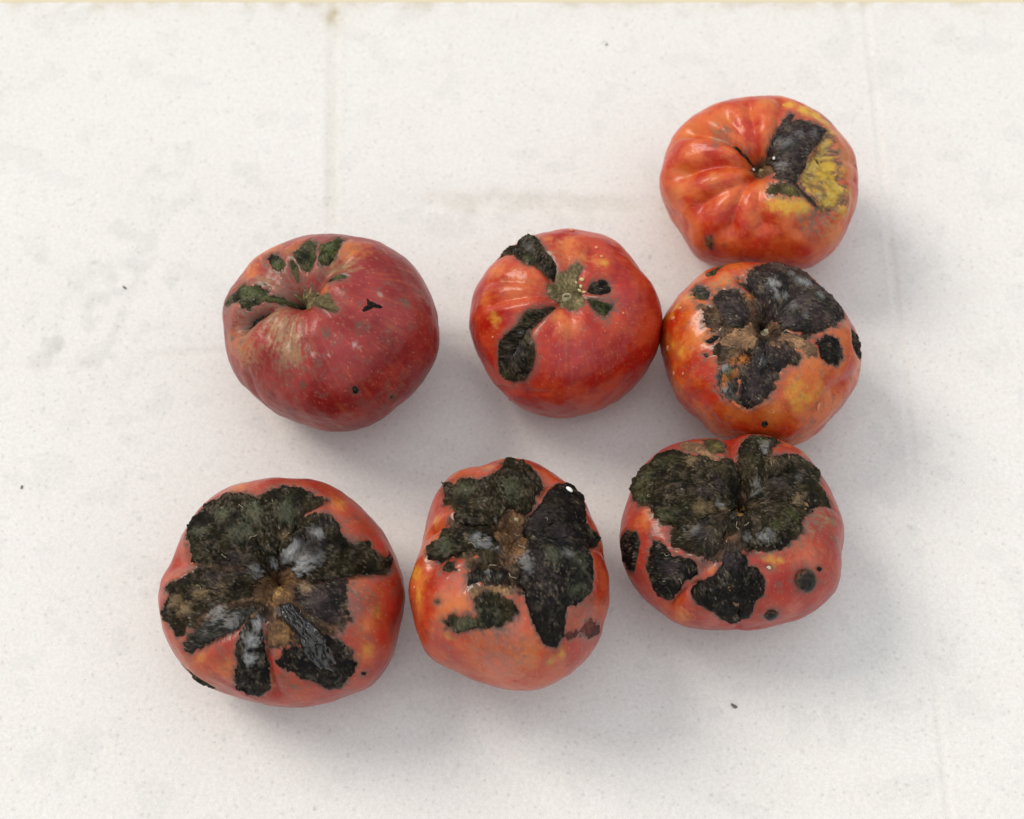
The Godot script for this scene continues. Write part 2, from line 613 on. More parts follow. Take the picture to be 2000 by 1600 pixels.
const SMUDGES: Array = [   # grey scuffs: x, z, size in metres, strength
	[-0.191, -0.036, 0.012, 0.06],
	[-0.166, -0.054, 0.022, 0.045],
	[-0.148, -0.085, 0.022, 0.045],
	[-0.142, -0.104, 0.012, 0.05],
	[-0.122, -0.097, 0.018, 0.03],
	[-0.182, -0.049, 0.018, 0.04],
	[-0.188, -0.022, 0.012, 0.04],
	[-0.171, 0.000, 0.008, 0.05],
	[-0.159, -0.109, 0.014, 0.03],
	[-0.101, -0.094, 0.012, 0.04],
	[-0.171, -0.015, 0.024, 0.03],
	[-0.143, -0.020, 0.024, 0.03],
	[-0.025, -0.087, 0.012, 0.035],
	[0.010, -0.092, 0.018, 0.035],
	[0.000, -0.178, 0.018, 0.03],
	[-0.095, -0.180, 0.014, 0.03],
	[0.165, -0.176, 0.028, 0.025],
	[-0.154, 0.059, 0.022, 0.025],
	[-0.125, 0.108, 0.024, 0.03],
	[-0.098, 0.099, 0.020, 0.03],
	[-0.159, 0.140, 0.024, 0.02],
	[-0.018, 0.140, 0.030, 0.02],
	[0.147, 0.022, 0.018, 0.02],
	[0.158, -0.073, 0.014, 0.02],
	[0.103, 0.108, 0.022, 0.02],
	[-0.046, -0.094, 0.010, 0.03]]
const SPECKS: Array = [Vector2(-0.1471, -0.0558), Vector2(-0.1348, -0.0575), Vector2(-0.1662, 0.0004), Vector2(-0.1717, -0.0919), Vector2(-0.1687, -0.0652), Vector2(-0.1990, -0.0657), Vector2(-0.1525, -0.0470), Vector2(-0.1198, -0.0489), Vector2(0.0395, -0.1724), Vector2(-0.0263, -0.1708), Vector2(-0.0154, -0.1729), Vector2(0.1421, -0.1520), Vector2(0.0559, -0.0673), Vector2(0.1183, 0.0173), Vector2(0.1694, 0.0183), Vector2(0.1033, 0.0956), Vector2(-0.1337, 0.0331), Vector2(-0.1132, 0.0190), Vector2(-0.1128, 0.0098), Vector2(-0.1415, 0.0456), Vector2(-0.0697, 0.1542), Vector2(0.1761, 0.1500), Vector2(0.1475, 0.1261), Vector2(0.1509, 0.0487)]


func tabletop() -> void:
	var root := Node3D.new()
	root.name = "tabletop"
	add_child(root)
	root.set_meta("kind", "structure")
	root.set_meta("label", "whitewashed slab with faint joints under the tomatoes")
	var xs := spaced(-.60, .60, .02, [[-.083, -.068, .0006], [.148, .160, .0006]])
	var zs := spaced(-.1942, .56, .02, [[-.1942, -.190, .0007], [-.100, -.084, .0008], [-.037, -.013, .0009]])
	var st := SurfaceTool.new()
	st.begin(Mesh.PRIMITIVE_TRIANGLES)
	for z in zs:
		for x in xs:
			var p := Vector2(x, z)
			var y := 0.0
			for g in JOINTS:
				var d: float = line_gap(p, g[0], g[1]) * 1000.0 / g[3]
				y -= g[2] * exp(-d * d * d * d) - .06 * exp(-pow((d - 1.9) * 2.0, 2))
			y -= .9 * exp(-pow((z + .1942) * 1000.0 / .9, 2))
			y += .25 * soft.get_noise_2d(x * 9.0, z * 9.0)
			if x == xs[0] or x == xs[-1] or z == zs[-1]:
				y = -20
			elif z == zs[0]:
				y = -14
			st.set_uv(Vector2((x + .6) / 1.2, (z + .1942) / .7535))
			st.set_uv2(Vector2(x, z) * 9.0)
			st.add_vertex(Vector3(x, y * .001, z))
	for j in zs.size() - 1:
		for i in xs.size() - 1:
			var v := j * xs.size() + i
			for k in [v, v + 1, v + xs.size() + 1, v, v + xs.size() + 1, v + xs.size()]:
				st.add_index(k)
	st.generate_normals()
	var m := StandardMaterial3D.new()
	m.roughness = .72
	m.metallic_specular = .4
	m.albedo_texture = whitewash()
	m.texture_repeat = true
	m.detail_enabled = true
	m.detail_blend_mode = BaseMaterial3D.BLEND_MODE_MUL
	m.detail_uv_layer = BaseMaterial3D.DETAIL_UV_2
	m.detail_albedo = speckle()
	put("slab", st.commit(), m, root)
	# dirt in the open joint at the far edge, and the next slab beyond it
	var dirt := BoxMesh.new()
	dirt.size = Vector3(1.2, .01, .0052)
	var dm := StandardMaterial3D.new()
	dm.albedo_color = Color(.64, .57, .42).linear_to_srgb()
	dm.roughness = .95
	put("joint_dirt", dirt, dm, root).position = Vector3(0, -.0072, -.1968)
	var far := BoxMesh.new()
	far.size = Vector3(1.2, .02, .20)
	var fm := StandardMaterial3D.new()
	fm.albedo_color = Color(.74, .73, .70).linear_to_srgb()
	fm.roughness = .72
	put("slab", far, fm, root).position = Vector3(0, -.0104, -.2994)


func spaced(from: float, to: float, step: float, fine: Array) -> Array:
	var out := []
	var x := from
	while x < to - 1e-6:
		out.append(x)
		var s := step
		var stop := to
		for f in fine:
			if x >= f[0] - 1e-6 and x < f[1] - 1e-6:
				s = f[2]
				stop = minf(stop, f[1])
			elif x < f[0]:
				stop = minf(stop, f[0])
		x = minf(x + s, stop)
	out.append(to)
	return out


# the stained whitewash: grey scuffs, tan dirt in the joints, a faint warm and green mottling
func whitewash() -> ImageTexture:
	var w := 1400
	var h := 880
	var bytes := PackedByteArray()
	bytes.resize(w * h * 3)
	var n := 0
	for j in h:
		var z := -.1942 + .7535 * (j + .5) / h
		var scuffs := SMUDGES.filter(func(k): return absf(k[1] - z) < k[2] * 1.6)
		var dots := SPECKS.filter(func(k): return absf(k.y - z) < .0012)
		for i in w:
			var x := -.6 + 1.2 * (i + .5) / w
			var seen := absf(x) < .26 and z < .22
			var a := soft.get_noise_2d(x * 16, z * 16)
			var b := soft.get_noise_2d(x * 70 + 40, z * 70) if seen else 0.0
			var r := .738 + a * .010 + b * .012
			var g := .729 + a * .010 + b * .014
			var bl := .714 + a * .014 + b * .016
			var scuff := clampf((soft.get_noise_2d(x * 26 + 7, z * 34 + 3) + b * .5 - .30) * .7, 0, .06)
			r -= scuff * .55
			g -= scuff * .52
			bl -= scuff * .5
			if seen:
				var p := Vector2(x, z)
				var grey := 0.0
				for k in scuffs:
					var d: float = p.distance_to(Vector2(k[0], k[1])) / k[2]
					if d < 1.6:
						grey += clampf((1.2 - d) * .7 + b * 1.5 + a * .5, 0, 1) * k[3] * .6
				for k in dots:
					var d: float = p.distance_to(k)
					if d < .0012:
						grey += clampf((.0011 - d + b * .0006) * 1600.0, 0, 1) * .11
				r -= grey
				g -= grey * .98
				bl -= grey * .97
				for k in JOINTS:
					var d: float = line_gap(p, k[0], k[1]) * 1000.0 / k[3]
					if d < 4.0:
						var t: float = clampf(exp(-d * d * .5) * (.75 + b * 1.4 + a), 0, 1) * k[4]
						r -= t * .22
						g -= t * .23
						bl -= t * .31
				var rim := clampf(exp(-(z + .1942) * 260.0) * (.7 + b * 1.8 + a), 0, 1)
				var dirt := clampf(exp(-line_gap(p, Vector2(-.0775, -.195), Vector2(-.0772, -.184)) * 260.0) * (.9 + b), 0, 1)
				rim = maxf(rim * .55, dirt * .8)
				r -= rim * .20
				g -= rim * .25
				bl -= rim * .36
				var fleck := sharp.get_noise_2d(x * 420, z * 420)
				if fleck > .60:
					var t := clampf((fleck - .60) * 4.0, 0, .2)
					r -= t * .6
					g -= t * .6
					bl -= t * .58
			var c := Color(r, g, bl).linear_to_srgb()
			bytes[n] = int(clampf(c.r, 0, 1) * 255 + .5)
			bytes[n + 1] = int(clampf(c.g, 0, 1) * 255 + .5)
			bytes[n + 2] = int(clampf(c.b, 0, 1) * 255 + .5)
			n += 3
	return ImageTexture.create_from_image(Image.create_from_data(w, h, false, Image.FORMAT_RGB8, bytes))


# fine grey grain of the plaster, repeated every 11 cm
func speckle() -> ImageTexture:
	var w := 384
	var rng := RandomNumberGenerator.new()
	rng.seed = 77
	var fine := noise(.13, 2, 91)
	var im := fine.get_seamless_image(w, w)
	im.convert(Image.FORMAT_RGB8)
	var out := Image.create(w, w, false, Image.FORMAT_RGB8)
	for y in w:
		for x in w:
			var v := .965 + (im.get_pixel(x, y).r - .5) * .05 + rng.randf_range(-.028, .028)
			if rng.randf() < .0006:
				v -= rng.randf_range(.03, .10)
			out.set_pixel(x, y, Color(v, v, v))
	return ImageTexture.create_from_image(out)


func crumbs() -> void:
	for k in [
		["dark hooked crumb lying alone on the white slab in front of the rightmost front tomato", Vector2(.0803, .1176), .0011],
		["tiny dark crumb on bare white slab at the far left, behind the front row", Vector2(-.187, .0325), .0007],
		["small grey crumb on the white slab left of the crimson tomato with green spots", Vector2(-.1555, -.0535), .0008],
		["small grey crumb behind the tomatoes, on the white slab above the banded red tomato", Vector2(.0405, -.171), .0006]]:
		var st := SurfaceTool.new()
		st.begin(Mesh.PRIMITIVE_TRIANGLES)
		st.set_smooth_group(-1)
		var rings := 5
		var pts := []
		for a in rings + 1:
			var row := []
			for b in 8:
				var th := PI * a / rings
				var d := Vector3(sin(th) * cos(TAU * b / 8) * 1.0, cos(th) * .55, sin(th) * sin(TAU * b / 8) * .6)
				row.append(d * k[2] * (1.0 + .7 * sharp.get_noise_3dv(d * 2.0 + Vector3.ONE * k[1].x * 100)) + Vector3(0, k[2] * .45, sin(d.x * 2.5) * k[2] * .4))
			pts.append(row)
		for a in rings:
			for b in 8:
				for w in [pts[a][b], pts[a][(b + 1) % 8], pts[a + 1][(b + 1) % 8], pts[a][b], pts[a + 1][(b + 1) % 8], pts[a + 1][b]]:
					st.add_vertex(w)
		st.generate_normals()
		var o := put("crumb", st.commit(), mats.crumb, self)
		o.position = Vector3(k[1].x, 0, k[1].y)
		o.rotation.y = k[1].x * 40.0
		o.set_meta("label", k[0])
		o.set_meta("category", "crumb")
		o.set_meta("group", "crumbs of dirt on the slab")


# ---- the seven tomatoes -----------------------------------------------------------

func fill_first(f: Fruit) -> void:
	f.place = Vector3(-0.0683, 0, -0.0187)
	f.tip = Vector2(-1.56, 17.22)
	f.girth = [41.2, 42.1, 41.2, 40.0, 39.7, 39.8, 38.7, 37.6, 37.1, 37.8, 39.0, 39.7, 40.7, 42.4, 40.8, 40.6, 38.2, 36.9, 36.3, 35.9, 36.8, 37.9, 39.5, 40.5]
	f.height = Vector2(31.4, 29.0)
	f.dimple = Vector2(8.0, 15)
	f.flesh = Color(.27, .027, .023)
	f.second = Color(.19, .008, .008)
	f.gloss = "waxy"
	f.streaks = 0.35
	f.age = 1.0
	f.furrow(4.83, 5, [-5, 2, -15, 4, -23, 7, -32, 10, -42, 14])
	f.furrow(4.14, 6, [9, 0, 13, -6, 17, -11, 20, -15, 28, -21])
	f.furrow(2.53, 5, [-8, -2, -7, -13, -8, -22])
	f.furrow(1.84, 5, [-7, -5, -12, -14, -19, -19])
	f.furrow(2.07, 5, [-9, -1, -18, -3, -28, -8])
	f.furrow(1.84, 6, [16, 10, 22, 19, 23, 29])
	f.furrow(-2.07, 9, [22, -3, 31, 7, 43, 20])
	f.furrow(-1.38, 8, [-14, 9, -21, 21, -28, 32])
	f.furrow(0.8, 4, [-46, 45, -57, 68])
	f.furrow(1.38, 6, [1, -11, 4, -23])
	f.furrow(1.5, 5, [-5, 2, -15, 15, -21, 26])
	f.furrow(1.2, 5, [-3, 4, -4, 20, -6, 33])
	f.furrow(0.9, 4, [4, 8, 6, 23, 5, 34])
	f.furrow(1.4, 5, [-9, -4, -22, -15, -33, -24])
	f.stain("bruise", 0.5, [-19, -5, 27, 4, -26, 17])
	f.stain("orange", 0.75, [-43, -42, 16, -45, -7, 13, -43, 23, 16, -7, -37, 14, 22, -34, 14])
	f.stain("tan", 0.55, [-38, 33, 14, -42, 16, 11, -18, 6, 10])
	f.stain("rot", 0.5, [-6, -4, 5, -36, -3, 9, 0, -24, 7, 16, -29, 5, -20, -29, 5])
	f.stain("bruise", 0.35, [-24, -10, 17, 6, -26, 13, -7, 27, 13])
	f.stain("orange", 0.75, [-29, -45, 14, -40, -25, 11, 17, 0, 8, 31, -33, 14, -54, 18, 11, 22, -23, 5])
	f.stain("tan", 0.7, [-16, 22, 13, -7, 32, 10, -22, 15, 9, 30, -17, 8, -44, 27, 8, -4, 42, 8, -31, -18, 7])
	f.stain("dusk", 0.5, [49, 14, 22, 25, 38, 19, 38, -8, 14])
	f.stain("smudge", 0.55, [18, 30, 5, 38, 26, 5, 7, 38, 5, -2, 58, 4, 64, 6, 5, -5, 35, 4, 27, -20, 5, 6, -35, 11, -21, -28, 9])
	f.stain("white", 0.5, [36, 37, 3, 10, 42, 2, 50, 4, 2, 19, 43, 1, -57, -8, 3])
	f.stain("bruise", 0.6, [-44, 9, 23, -9, 43, 14])
	f.stain("tan", 0.75, [-11, 23, 16, -5, 39, 10, 32, -18, 10, 21, -20, 7, -26, -11, 8])
	f.stain("smudge", 0.75, [20, 30, 5, 39, 26, 5, -2, 58, 4, 64, 6, 5, -3, 36, 4, -54, 17, 4, 11, 46, 3])
	f.bloom("greenbloom", 0.8, [-42, -11, 7, -19, -28, 5, 3, -37, 5, 17, -35, 5, -28, -8, 5, 26, -7, 5, -35, -6, 5, -52, -9, 4])
	f.bloom("bloom_and_sheen", 0.7, [-57, -6, 3, 16, 8, 3])
	f.crust("mould_patch", "green", 0.5, 1.2, [-8, -33, -5, -38, -2, -43, 1, -46, 7, -41, 9, -33, 10, -25, 7, -21, 2, -20, -2, -22, -5, -26])
	f.crust("mould_patch", "green", 0.4, 0.8, [-10.6, -28.3, -6.9, -28.9, -3.6, -23.0, -3.7, -15.8, -6.8, -15.3, -8.9, -20.4])
	f.crust("mould_patch", "green", 0.5, 1.2, [11, -30, 10, -39, 14, -41, 17, -45, 21, -49, 25, -44, 24, -36, 24, -31, 22, -24, 18, -21, 14, -21, 10, -24])
	f.crust("mould_patch", "green", 0.4, 1.2, [-28.1, -32.9, -25.3, -36.9, -19.3, -34.8, -13.4, -28.8, -13.7, -24.2, -17.5, -21.6, -23.2, -24.5])
	f.crust("mould_patch", "green", 0.6, 1.8, [-63, -12, -58, -14, -50, -15, -46, -18, -38, -15, -31, -14, -26, -10, -26, -5, -20, -4, -14, -2, -8, -1, -9, 3, -15, 3, -22, 2, -27, 1, -33, 3, -38, 4, -43, 2, -46, -5, -52, -8, -57, -7])
	f.crust("calyx_remnant", "husk", 1.1, 0.8, [8.3, 4.1, 14.5, 2.4, 20.3, 4.3, 23.7, 8.8, 26.9, 15.9, 24.6, 17.6, 19.5, 15.2, 13.0, 11.3])
	f.crust("scab", "black", 0.3, 0.8, [42.1, 7.4, 44.8, 9.5, 47.2, 10.0, 51.4, 11.9, 49.4, 13.7, 45.5, 14.4, 41.2, 17.5, 38.4, 17.5, 40.0, 15.0, 42.4, 12.6])
	f.crust("mould_patch", "green", 0.2, 1.6, [19.6, -6.8, 21.9, -9.1, 26.7, -10.5, 31.0, -8.9, 30.7, -5.7, 26.5, -4.0, 21.8, -4.4])
	f.crust("mould_patch", "black", 0.2, 1.2, [-44.6, 14.1, -39.5, 10.2, -30.9, 9.2, -25.1, 7.7, -26.5, 11.2, -31.9, 13.9, -37.1, 16.9, -42.3, 17.5])
	f.crust("rot_spot", "black", 0.2, 0.7, [30.1, 61.8, 32.5, 61.1, 33.9, 63.8, 31.8, 66.6, 30.3, 65.0])
	f.crust("rot_spot", "brown", 0.2, 0.5, [56.5, 72.3, 58.7, 69.9, 62.2, 71.5, 59.9, 74.0])
	f.crust("calyx_remnant", "husk", 0.8, 1.0, [-9, -2, -12, -9, -6, -7, -1, -11, 1, -8, 6, -10, 8, -5, 13, -7, 12, 2, 11, 9, 2, 7, -6, 5])
	f.disc("stem_scar", "scar", 0.8, Vector2(0.9, 0.9), 3.5)

func fill_second(f: Fruit) -> void:
	f.place = Vector3(0.0202, 0, -0.0235)
	f.tip = Vector2(4.13, 0.11)
	f.girth = [36.3, 36.0, 35.5, 35.0, 34.9, 35.2, 35.8, 36.0, 36.2, 35.6, 35.0, 35.4, 36.3, 36.5, 36.0, 35.3, 35.3, 34.8, 35.7, 36.0, 36.3, 35.6, 35.1, 36.0]
	f.height = Vector2(29.2, 27.8)
	f.dimple = Vector2(6.0, 15)
	f.flesh = Color(.43, .042, .014)
	f.second = Color(.31, .008, .004)
	f.gloss = "skin"
	f.streaks = 0.25
	f.age = 0.3
	f.furrow(2.2, 4, [-9, -4, -15, -17, -23, -32, -37, -50])
	f.furrow(2.4, 4, [-7, 7, -19, 14, -29, 25, -39, 39])
	f.furrow(1.4, 4, [-14, 1, -28, 1, -55, 2])
	f.furrow(1.0, 3.5, [-15, -9, -29, -9, -56, -17])
	f.furrow(1.6, 5, [14, -3, 26, -8, 34, -11])
	f.furrow(1.1, 5, [12, 1, 22, 8, 32, 14])
	f.furrow(0.8, 4, [2, 16, 3, 33, 3, 46])
	f.furrow(0.7, 4, [-6, 16, -11, 29])
	f.furrow(1.2, 5, [2, -18, -1, -35, -3, -50])
	f.furrow(1.0, 5, [11, -19, 19, -39])
	f.furrow(-0.6, 4, [-22, 7, -43, 9, -55, 6])
	f.furrow(0.5, 1.5, [-64, 64, -38, 66, -13, 67])
	f.furrow(0.4, 1.5, [-60, 68, -31, 69, -15, 68])
	f.stain("orange", 0.55, [-33, -9, 22, 1, -35, 19])
	f.stain("rot", 0.45, [1, -6, 6, -28, 14, 5, -24, -31, 5])
	f.stain("bruise", 0.3, [26, 3, 11, -31, 31, 11])
	f.stain("orange", 0.75, [1, -45, 10, 11, -29, 8, 23, -26, 8, 0, 26, 13, -50, -26, 11, -59, -5, 8, -14, -49, 7, -23, -27, 6, -7, 18, 8])
	f.stain("yellow", 0.45, [-50, 15, 6, -53, 11, 4, 27, -25, 4, -12, -33, 4])
	f.stain("dusk", 0.5, [5, 41, 22, 38, 1, 14])
	f.stain("smudge", 0.55, [31, 4, 8, 27, 19, 6, 24, -8, 10, -35, 19, 6, -22, 27, 5, -22, 45, 5, 8, -26, 5])
	f.bloom("bloom_and_sheen", 0.25, [-26, -40, 6, -33, 39, 6, -34, 26, 2, -29, -47, 2])
	f.bloom("purplebloom", 0.4, [-40, 44, 8, -3, -12, 7])
	f.bloom("greenbloom", 0.5, [-27, -28, 6, -47, 53, 6, 25, 12, 4])
	f.crust("mould_patch", "olive", 1.1, 0.8, [-53, -42, -46, -47, -41, -51, -35, -59, -28, -61, -22, -55, -18, -45, -15, -36, -10, -29, -7, -23, -8, -18, -10, -12, -15, -17, -19, -21, -24, -24, -28, -24, -33, -29, -38, -36, -44, -42])
	f.crust("mould_patch", "olive", 1.2, 0.8, [-9, 8, -13, 9, -20, 11, -27, 11, -33, 15, -35, 20, -39, 23, -45, 26, -50, 31, -53, 43, -53, 51, -49, 58, -40, 60, -31, 58, -25, 51, -23, 44, -23, 36, -27, 30, -25, 25, -19, 20, -13, 14])
	f.crust("mould_patch", "black", 0.5, 0.8, [16, -5, 19, -10, 25, -13, 30, -13, 33, -8, 31, -2, 25, 0, 19, -1])
	f.crust("mould_patch", "green", 0.4, 1.0, [16, 2, 21, 3, 26, 5, 33, 7, 32, 11, 27, 17, 22, 16, 18, 11])
	f.crust("calyx_remnant", "husk", 0.5, 1.6, [-8, -17, 0, -19, 3, -24, 9, -25, 12, -22, 10, -17, 8, -13, 12, -5, 14, 2, 13, 8, 8, 13, 2, 12, -5, 9, -10, 1, -14, 2, -16, -2, -15, -10, -11, -13])
	f.disc("stem_scar", "scar", 1.4, Vector2(0.1, -0.2), 5.6)
	f.bit("seed", "seed", Vector2(7.1, -11.2), Vector2(0.84, 0.58), 60)
	f.bit("seed", "seed", Vector2(11.4, -12.3), Vector2(0.94, 0.73), 10)
	f.bit("seed", "seed", Vector2(11.1, -8.1), Vector2(0.73, 0.63), 80)
	f.bit("seed", "seed", Vector2(14.1, -4.3), Vector2(0.84, 0.52), 0)
	f.bit("seed", "seed", Vector2(10.3, -5.6), Vector2(0.89, 0.58), 30)
	f.bit("pimple", "pimple", Vector2(21.8, -40.2), Vector2(0.79, 0.79), 0)
	f.bit("pimple", "pimple", Vector2(24.7, -30.5), Vector2(0.73, 0.73), 0)
	f.bit("pimple", "pimple", Vector2(4.8, -61.1), Vector2(1.15, 0.94), 0)
	f.bit("pimple", "pimple", Vector2(39.4, 12.1), Vector2(0.52, 0.52), 0)
	f.bit("pimple", "pimple", Vector2(-61.8, 82.1), Vector2(0.63, 0.52), 0)
	f.bit("pimple", "pimple", Vector2(-54.6, 25.5), Vector2(0.52, 0.52), 0)
	f.bit("pale_bead", "pale_bead", Vector2(-29.3, -46.9), Vector2(0.47, 0.47), 0)  # tiny pale glossy beads on the mould bands
	f.bit("pale_bead", "pale_bead", Vector2(-33.7, 25.4), Vector2(0.52, 0.52), 0)

func fill_third(f: Fruit) -> void:
	f.place = Vector3(0.0975, 0, -0.0847)
	f.tip = Vector2(11.25, 6.08)
	f.girth = [38.3, 38.6, 38.9, 39.1, 38.2, 35.5, 34.0, 34.4, 36.2, 37.7, 36.2, 36.8, 39.0, 38.6, 39.1, 37.6, 35.9, 35.0, 34.6, 35.0, 35.2, 36.1, 36.7, 37.9]
	f.height = Vector2(28.0, 26.5)
	f.dimple = Vector2(10.0, 15)
	f.flesh = Color(.55, .105, .024)
	f.second = Color(.41, .025, .008)
	f.gloss = "skin"
	f.streaks = 0.25
	f.age = 0.3
	f.furrow(5.6, 7.2, [-7, -1, -23, 1, -40, -1, -59, 1])
	f.furrow(3.36, 7.2, [-8, 12, -19, 18, -32, 22, -47, 28])
	f.furrow(3.36, 6.0, [-7, 13, -16, 24, -22, 35, -26, 47])
	f.furrow(2.52, 7.2, [0, 17, -5, 33, -1, 48])
	f.furrow(3.08, 6.0, [2, -8, -4, -23, -7, -50])
	f.furrow(2.8, 7.2, [6, -8, 13, -24, 20, -52])
	f.furrow(3.36, 7.2, [-4, -8, -14, -24, -25, -42])
	f.furrow(3.92, 6.0, [-6, -5, -17, -13, -24, -19, -35, -25, -52, -34])
	f.furrow(2.8, 6.0, [50, -18, 51, -2, 56, 16])
	f.furrow(-2.1, 4.8, [53, -21, 55, -3, 59, 18, 57, 33])
	f.furrow(2.24, 8.4, [36, 15, 43, 3, 45, -5])
	f.furrow(1.4, 4.8, [42, 39, 34, 44, 26, 51])
	f.furrow(1.12, 3.6, [61, -3, 77, -5])
	f.furrow(1.12, 3.6, [58, 12, 72, 9])
	f.stain("orange", 1.0, [61, -5, 16, 51, 52, 15, 55, 34, 14, 66, -35, 9])
	f.stain("tan", 0.6, [58, -43, 9, 60, -8, 9, 55, 29, 11, 44, 45, 11])
	f.stain("rot", 0.55, [2, -2, 7, 14, -17, 7, 28, 21, 5, 13, 22, 6])
	f.stain("bruise", 0.4, [34, 32, 16, -30, -24, 10])
	f.stain("yellow", 0.6, [41, 9, 12, 42, 31, 9, 37, -5, 8, 50, -12, 5])
	f.stain("orange", 0.8, [-54, -34, 11, -61, -2, 8, 8, -53, 12, -26, -42, 8, -63, 12, 8, -37, 9, 9, 63, 5, 9, 66, 23, 9, 56, 47, 10, 0, 21, 8, 65, -28, 8])
	f.stain("yellow", 0.8, [25, -54, 5, 36, -43, 8, 46, -38, 6, 48, -21, 5, 12, 34, 9, 24, 34, 8, 5, 34, 5])
	f.stain("tan", 0.6, [34, 46, 11, 44, 41, 8, 28, 40, 6, -35, -23, 8, -34, -33, 5])
	f.stain("smudge", 0.6, [-27, -31, 6, -33, -16, 5, -14, -16, 5, 56, 1, 4, 48, 38, 5, 24, -43, 5, -44, 52, 4, -31, 58, 3])
	f.stain("red", 0.6, [-8, 68, 19, -36, -3, 8, -40, 66, 12])
	f.stain("yellow", 0.9, [26, -52, 6, 35, -45, 8, 44, -41, 8, 50, -35, 7, 52, -24, 7, 56, 7, 7, 58, 20, 7, 53, 32, 8, 17, 34, 10, 29, 35, 7])
	f.stain("bruise", 0.4, [58, -43, 9, 34, 46, 12])
	f.bloom("bloom_and_sheen", 0.45, [22, -13, 6, 17, 4, 5, 16, -19, 4, 30, -21, 4, 41, -20, 4])
	f.bloom("purplebloom", 0.4, [32, -21, 10, 24, -5, 7])
	f.crust("mould_patch", "purple", 0.5, 1.2, [7, -16, 11, -23, 17, -34, 25, -43, 27, -39, 25, -33, 30, -34, 38, -32, 48, -30, 51, -26, 46, -18, 42, -11, 38, -6, 35, 2, 35, 6, 29, 13, 26, 19, 31, 25, 36, 30, 40, 35, 38, 36, 34, 32, 28, 28, 24, 22, 17, 18, 8, 15, 12, 10, 6, -6, 7, -12])
	f.crust("exposed_flesh", "flesh", 0.35, 3.2, [33, 6, 35, -1, 42, -6, 45, -12, 50, -21, 53, -20, 54, -7, 56, 7, 59, 20, 56, 30, 48, 35, 43, 39, 41, 34, 37, 27, 32, 24, 29, 16, 31, 12])
	f.crust("mould_patch", "moss", 0.3, 1.6, [3, 25, 6, 20, 14, 19, 22, 20, 27, 24, 29, 28, 20, 29, 11, 28, 4, 28])
	f.crust("skin_crack", "black", 0.15, 0.7, [-26, -19, -21, -19, -17, -14, -11, -10, -7, -8, -13, -6, -16, -9, -21, -13])
	f.crust("skin_crack", "brown", 0.7, 0.5, [42.1, -3.3, 45.7, -2.8, 48.8, 6.9, 46.3, 6.5, 43.7, 1.5])
	f.crust("calyx_remnant", "brown", 0.4, 1.4, [-8, -9, 2, -12, 9, -7, 12, 1, 10, 10, 0, 14, -7, 10, -12, 1])
	f.disc("stem_scar", "scargreen", 1.3, Vector2(-0.1, 1.2), 4.6)
	f.crust("scab", "brown", 0.2, 1.5, [-45.0, 50.0, -39.6, 50.6, -38.7, 56.2, -42.3, 60.4, -45.0, 56.5])
	f.bit("pale_bead", "pale_bead", Vector2(13.6, -4.4), Vector2(0.67, 0.67), 0)  # tiny pale glossy beads near the stem
	f.bit("pale_bead", "pale_bead", Vector2(-12.2, 0.5), Vector2(0.67, 0.67), 0)

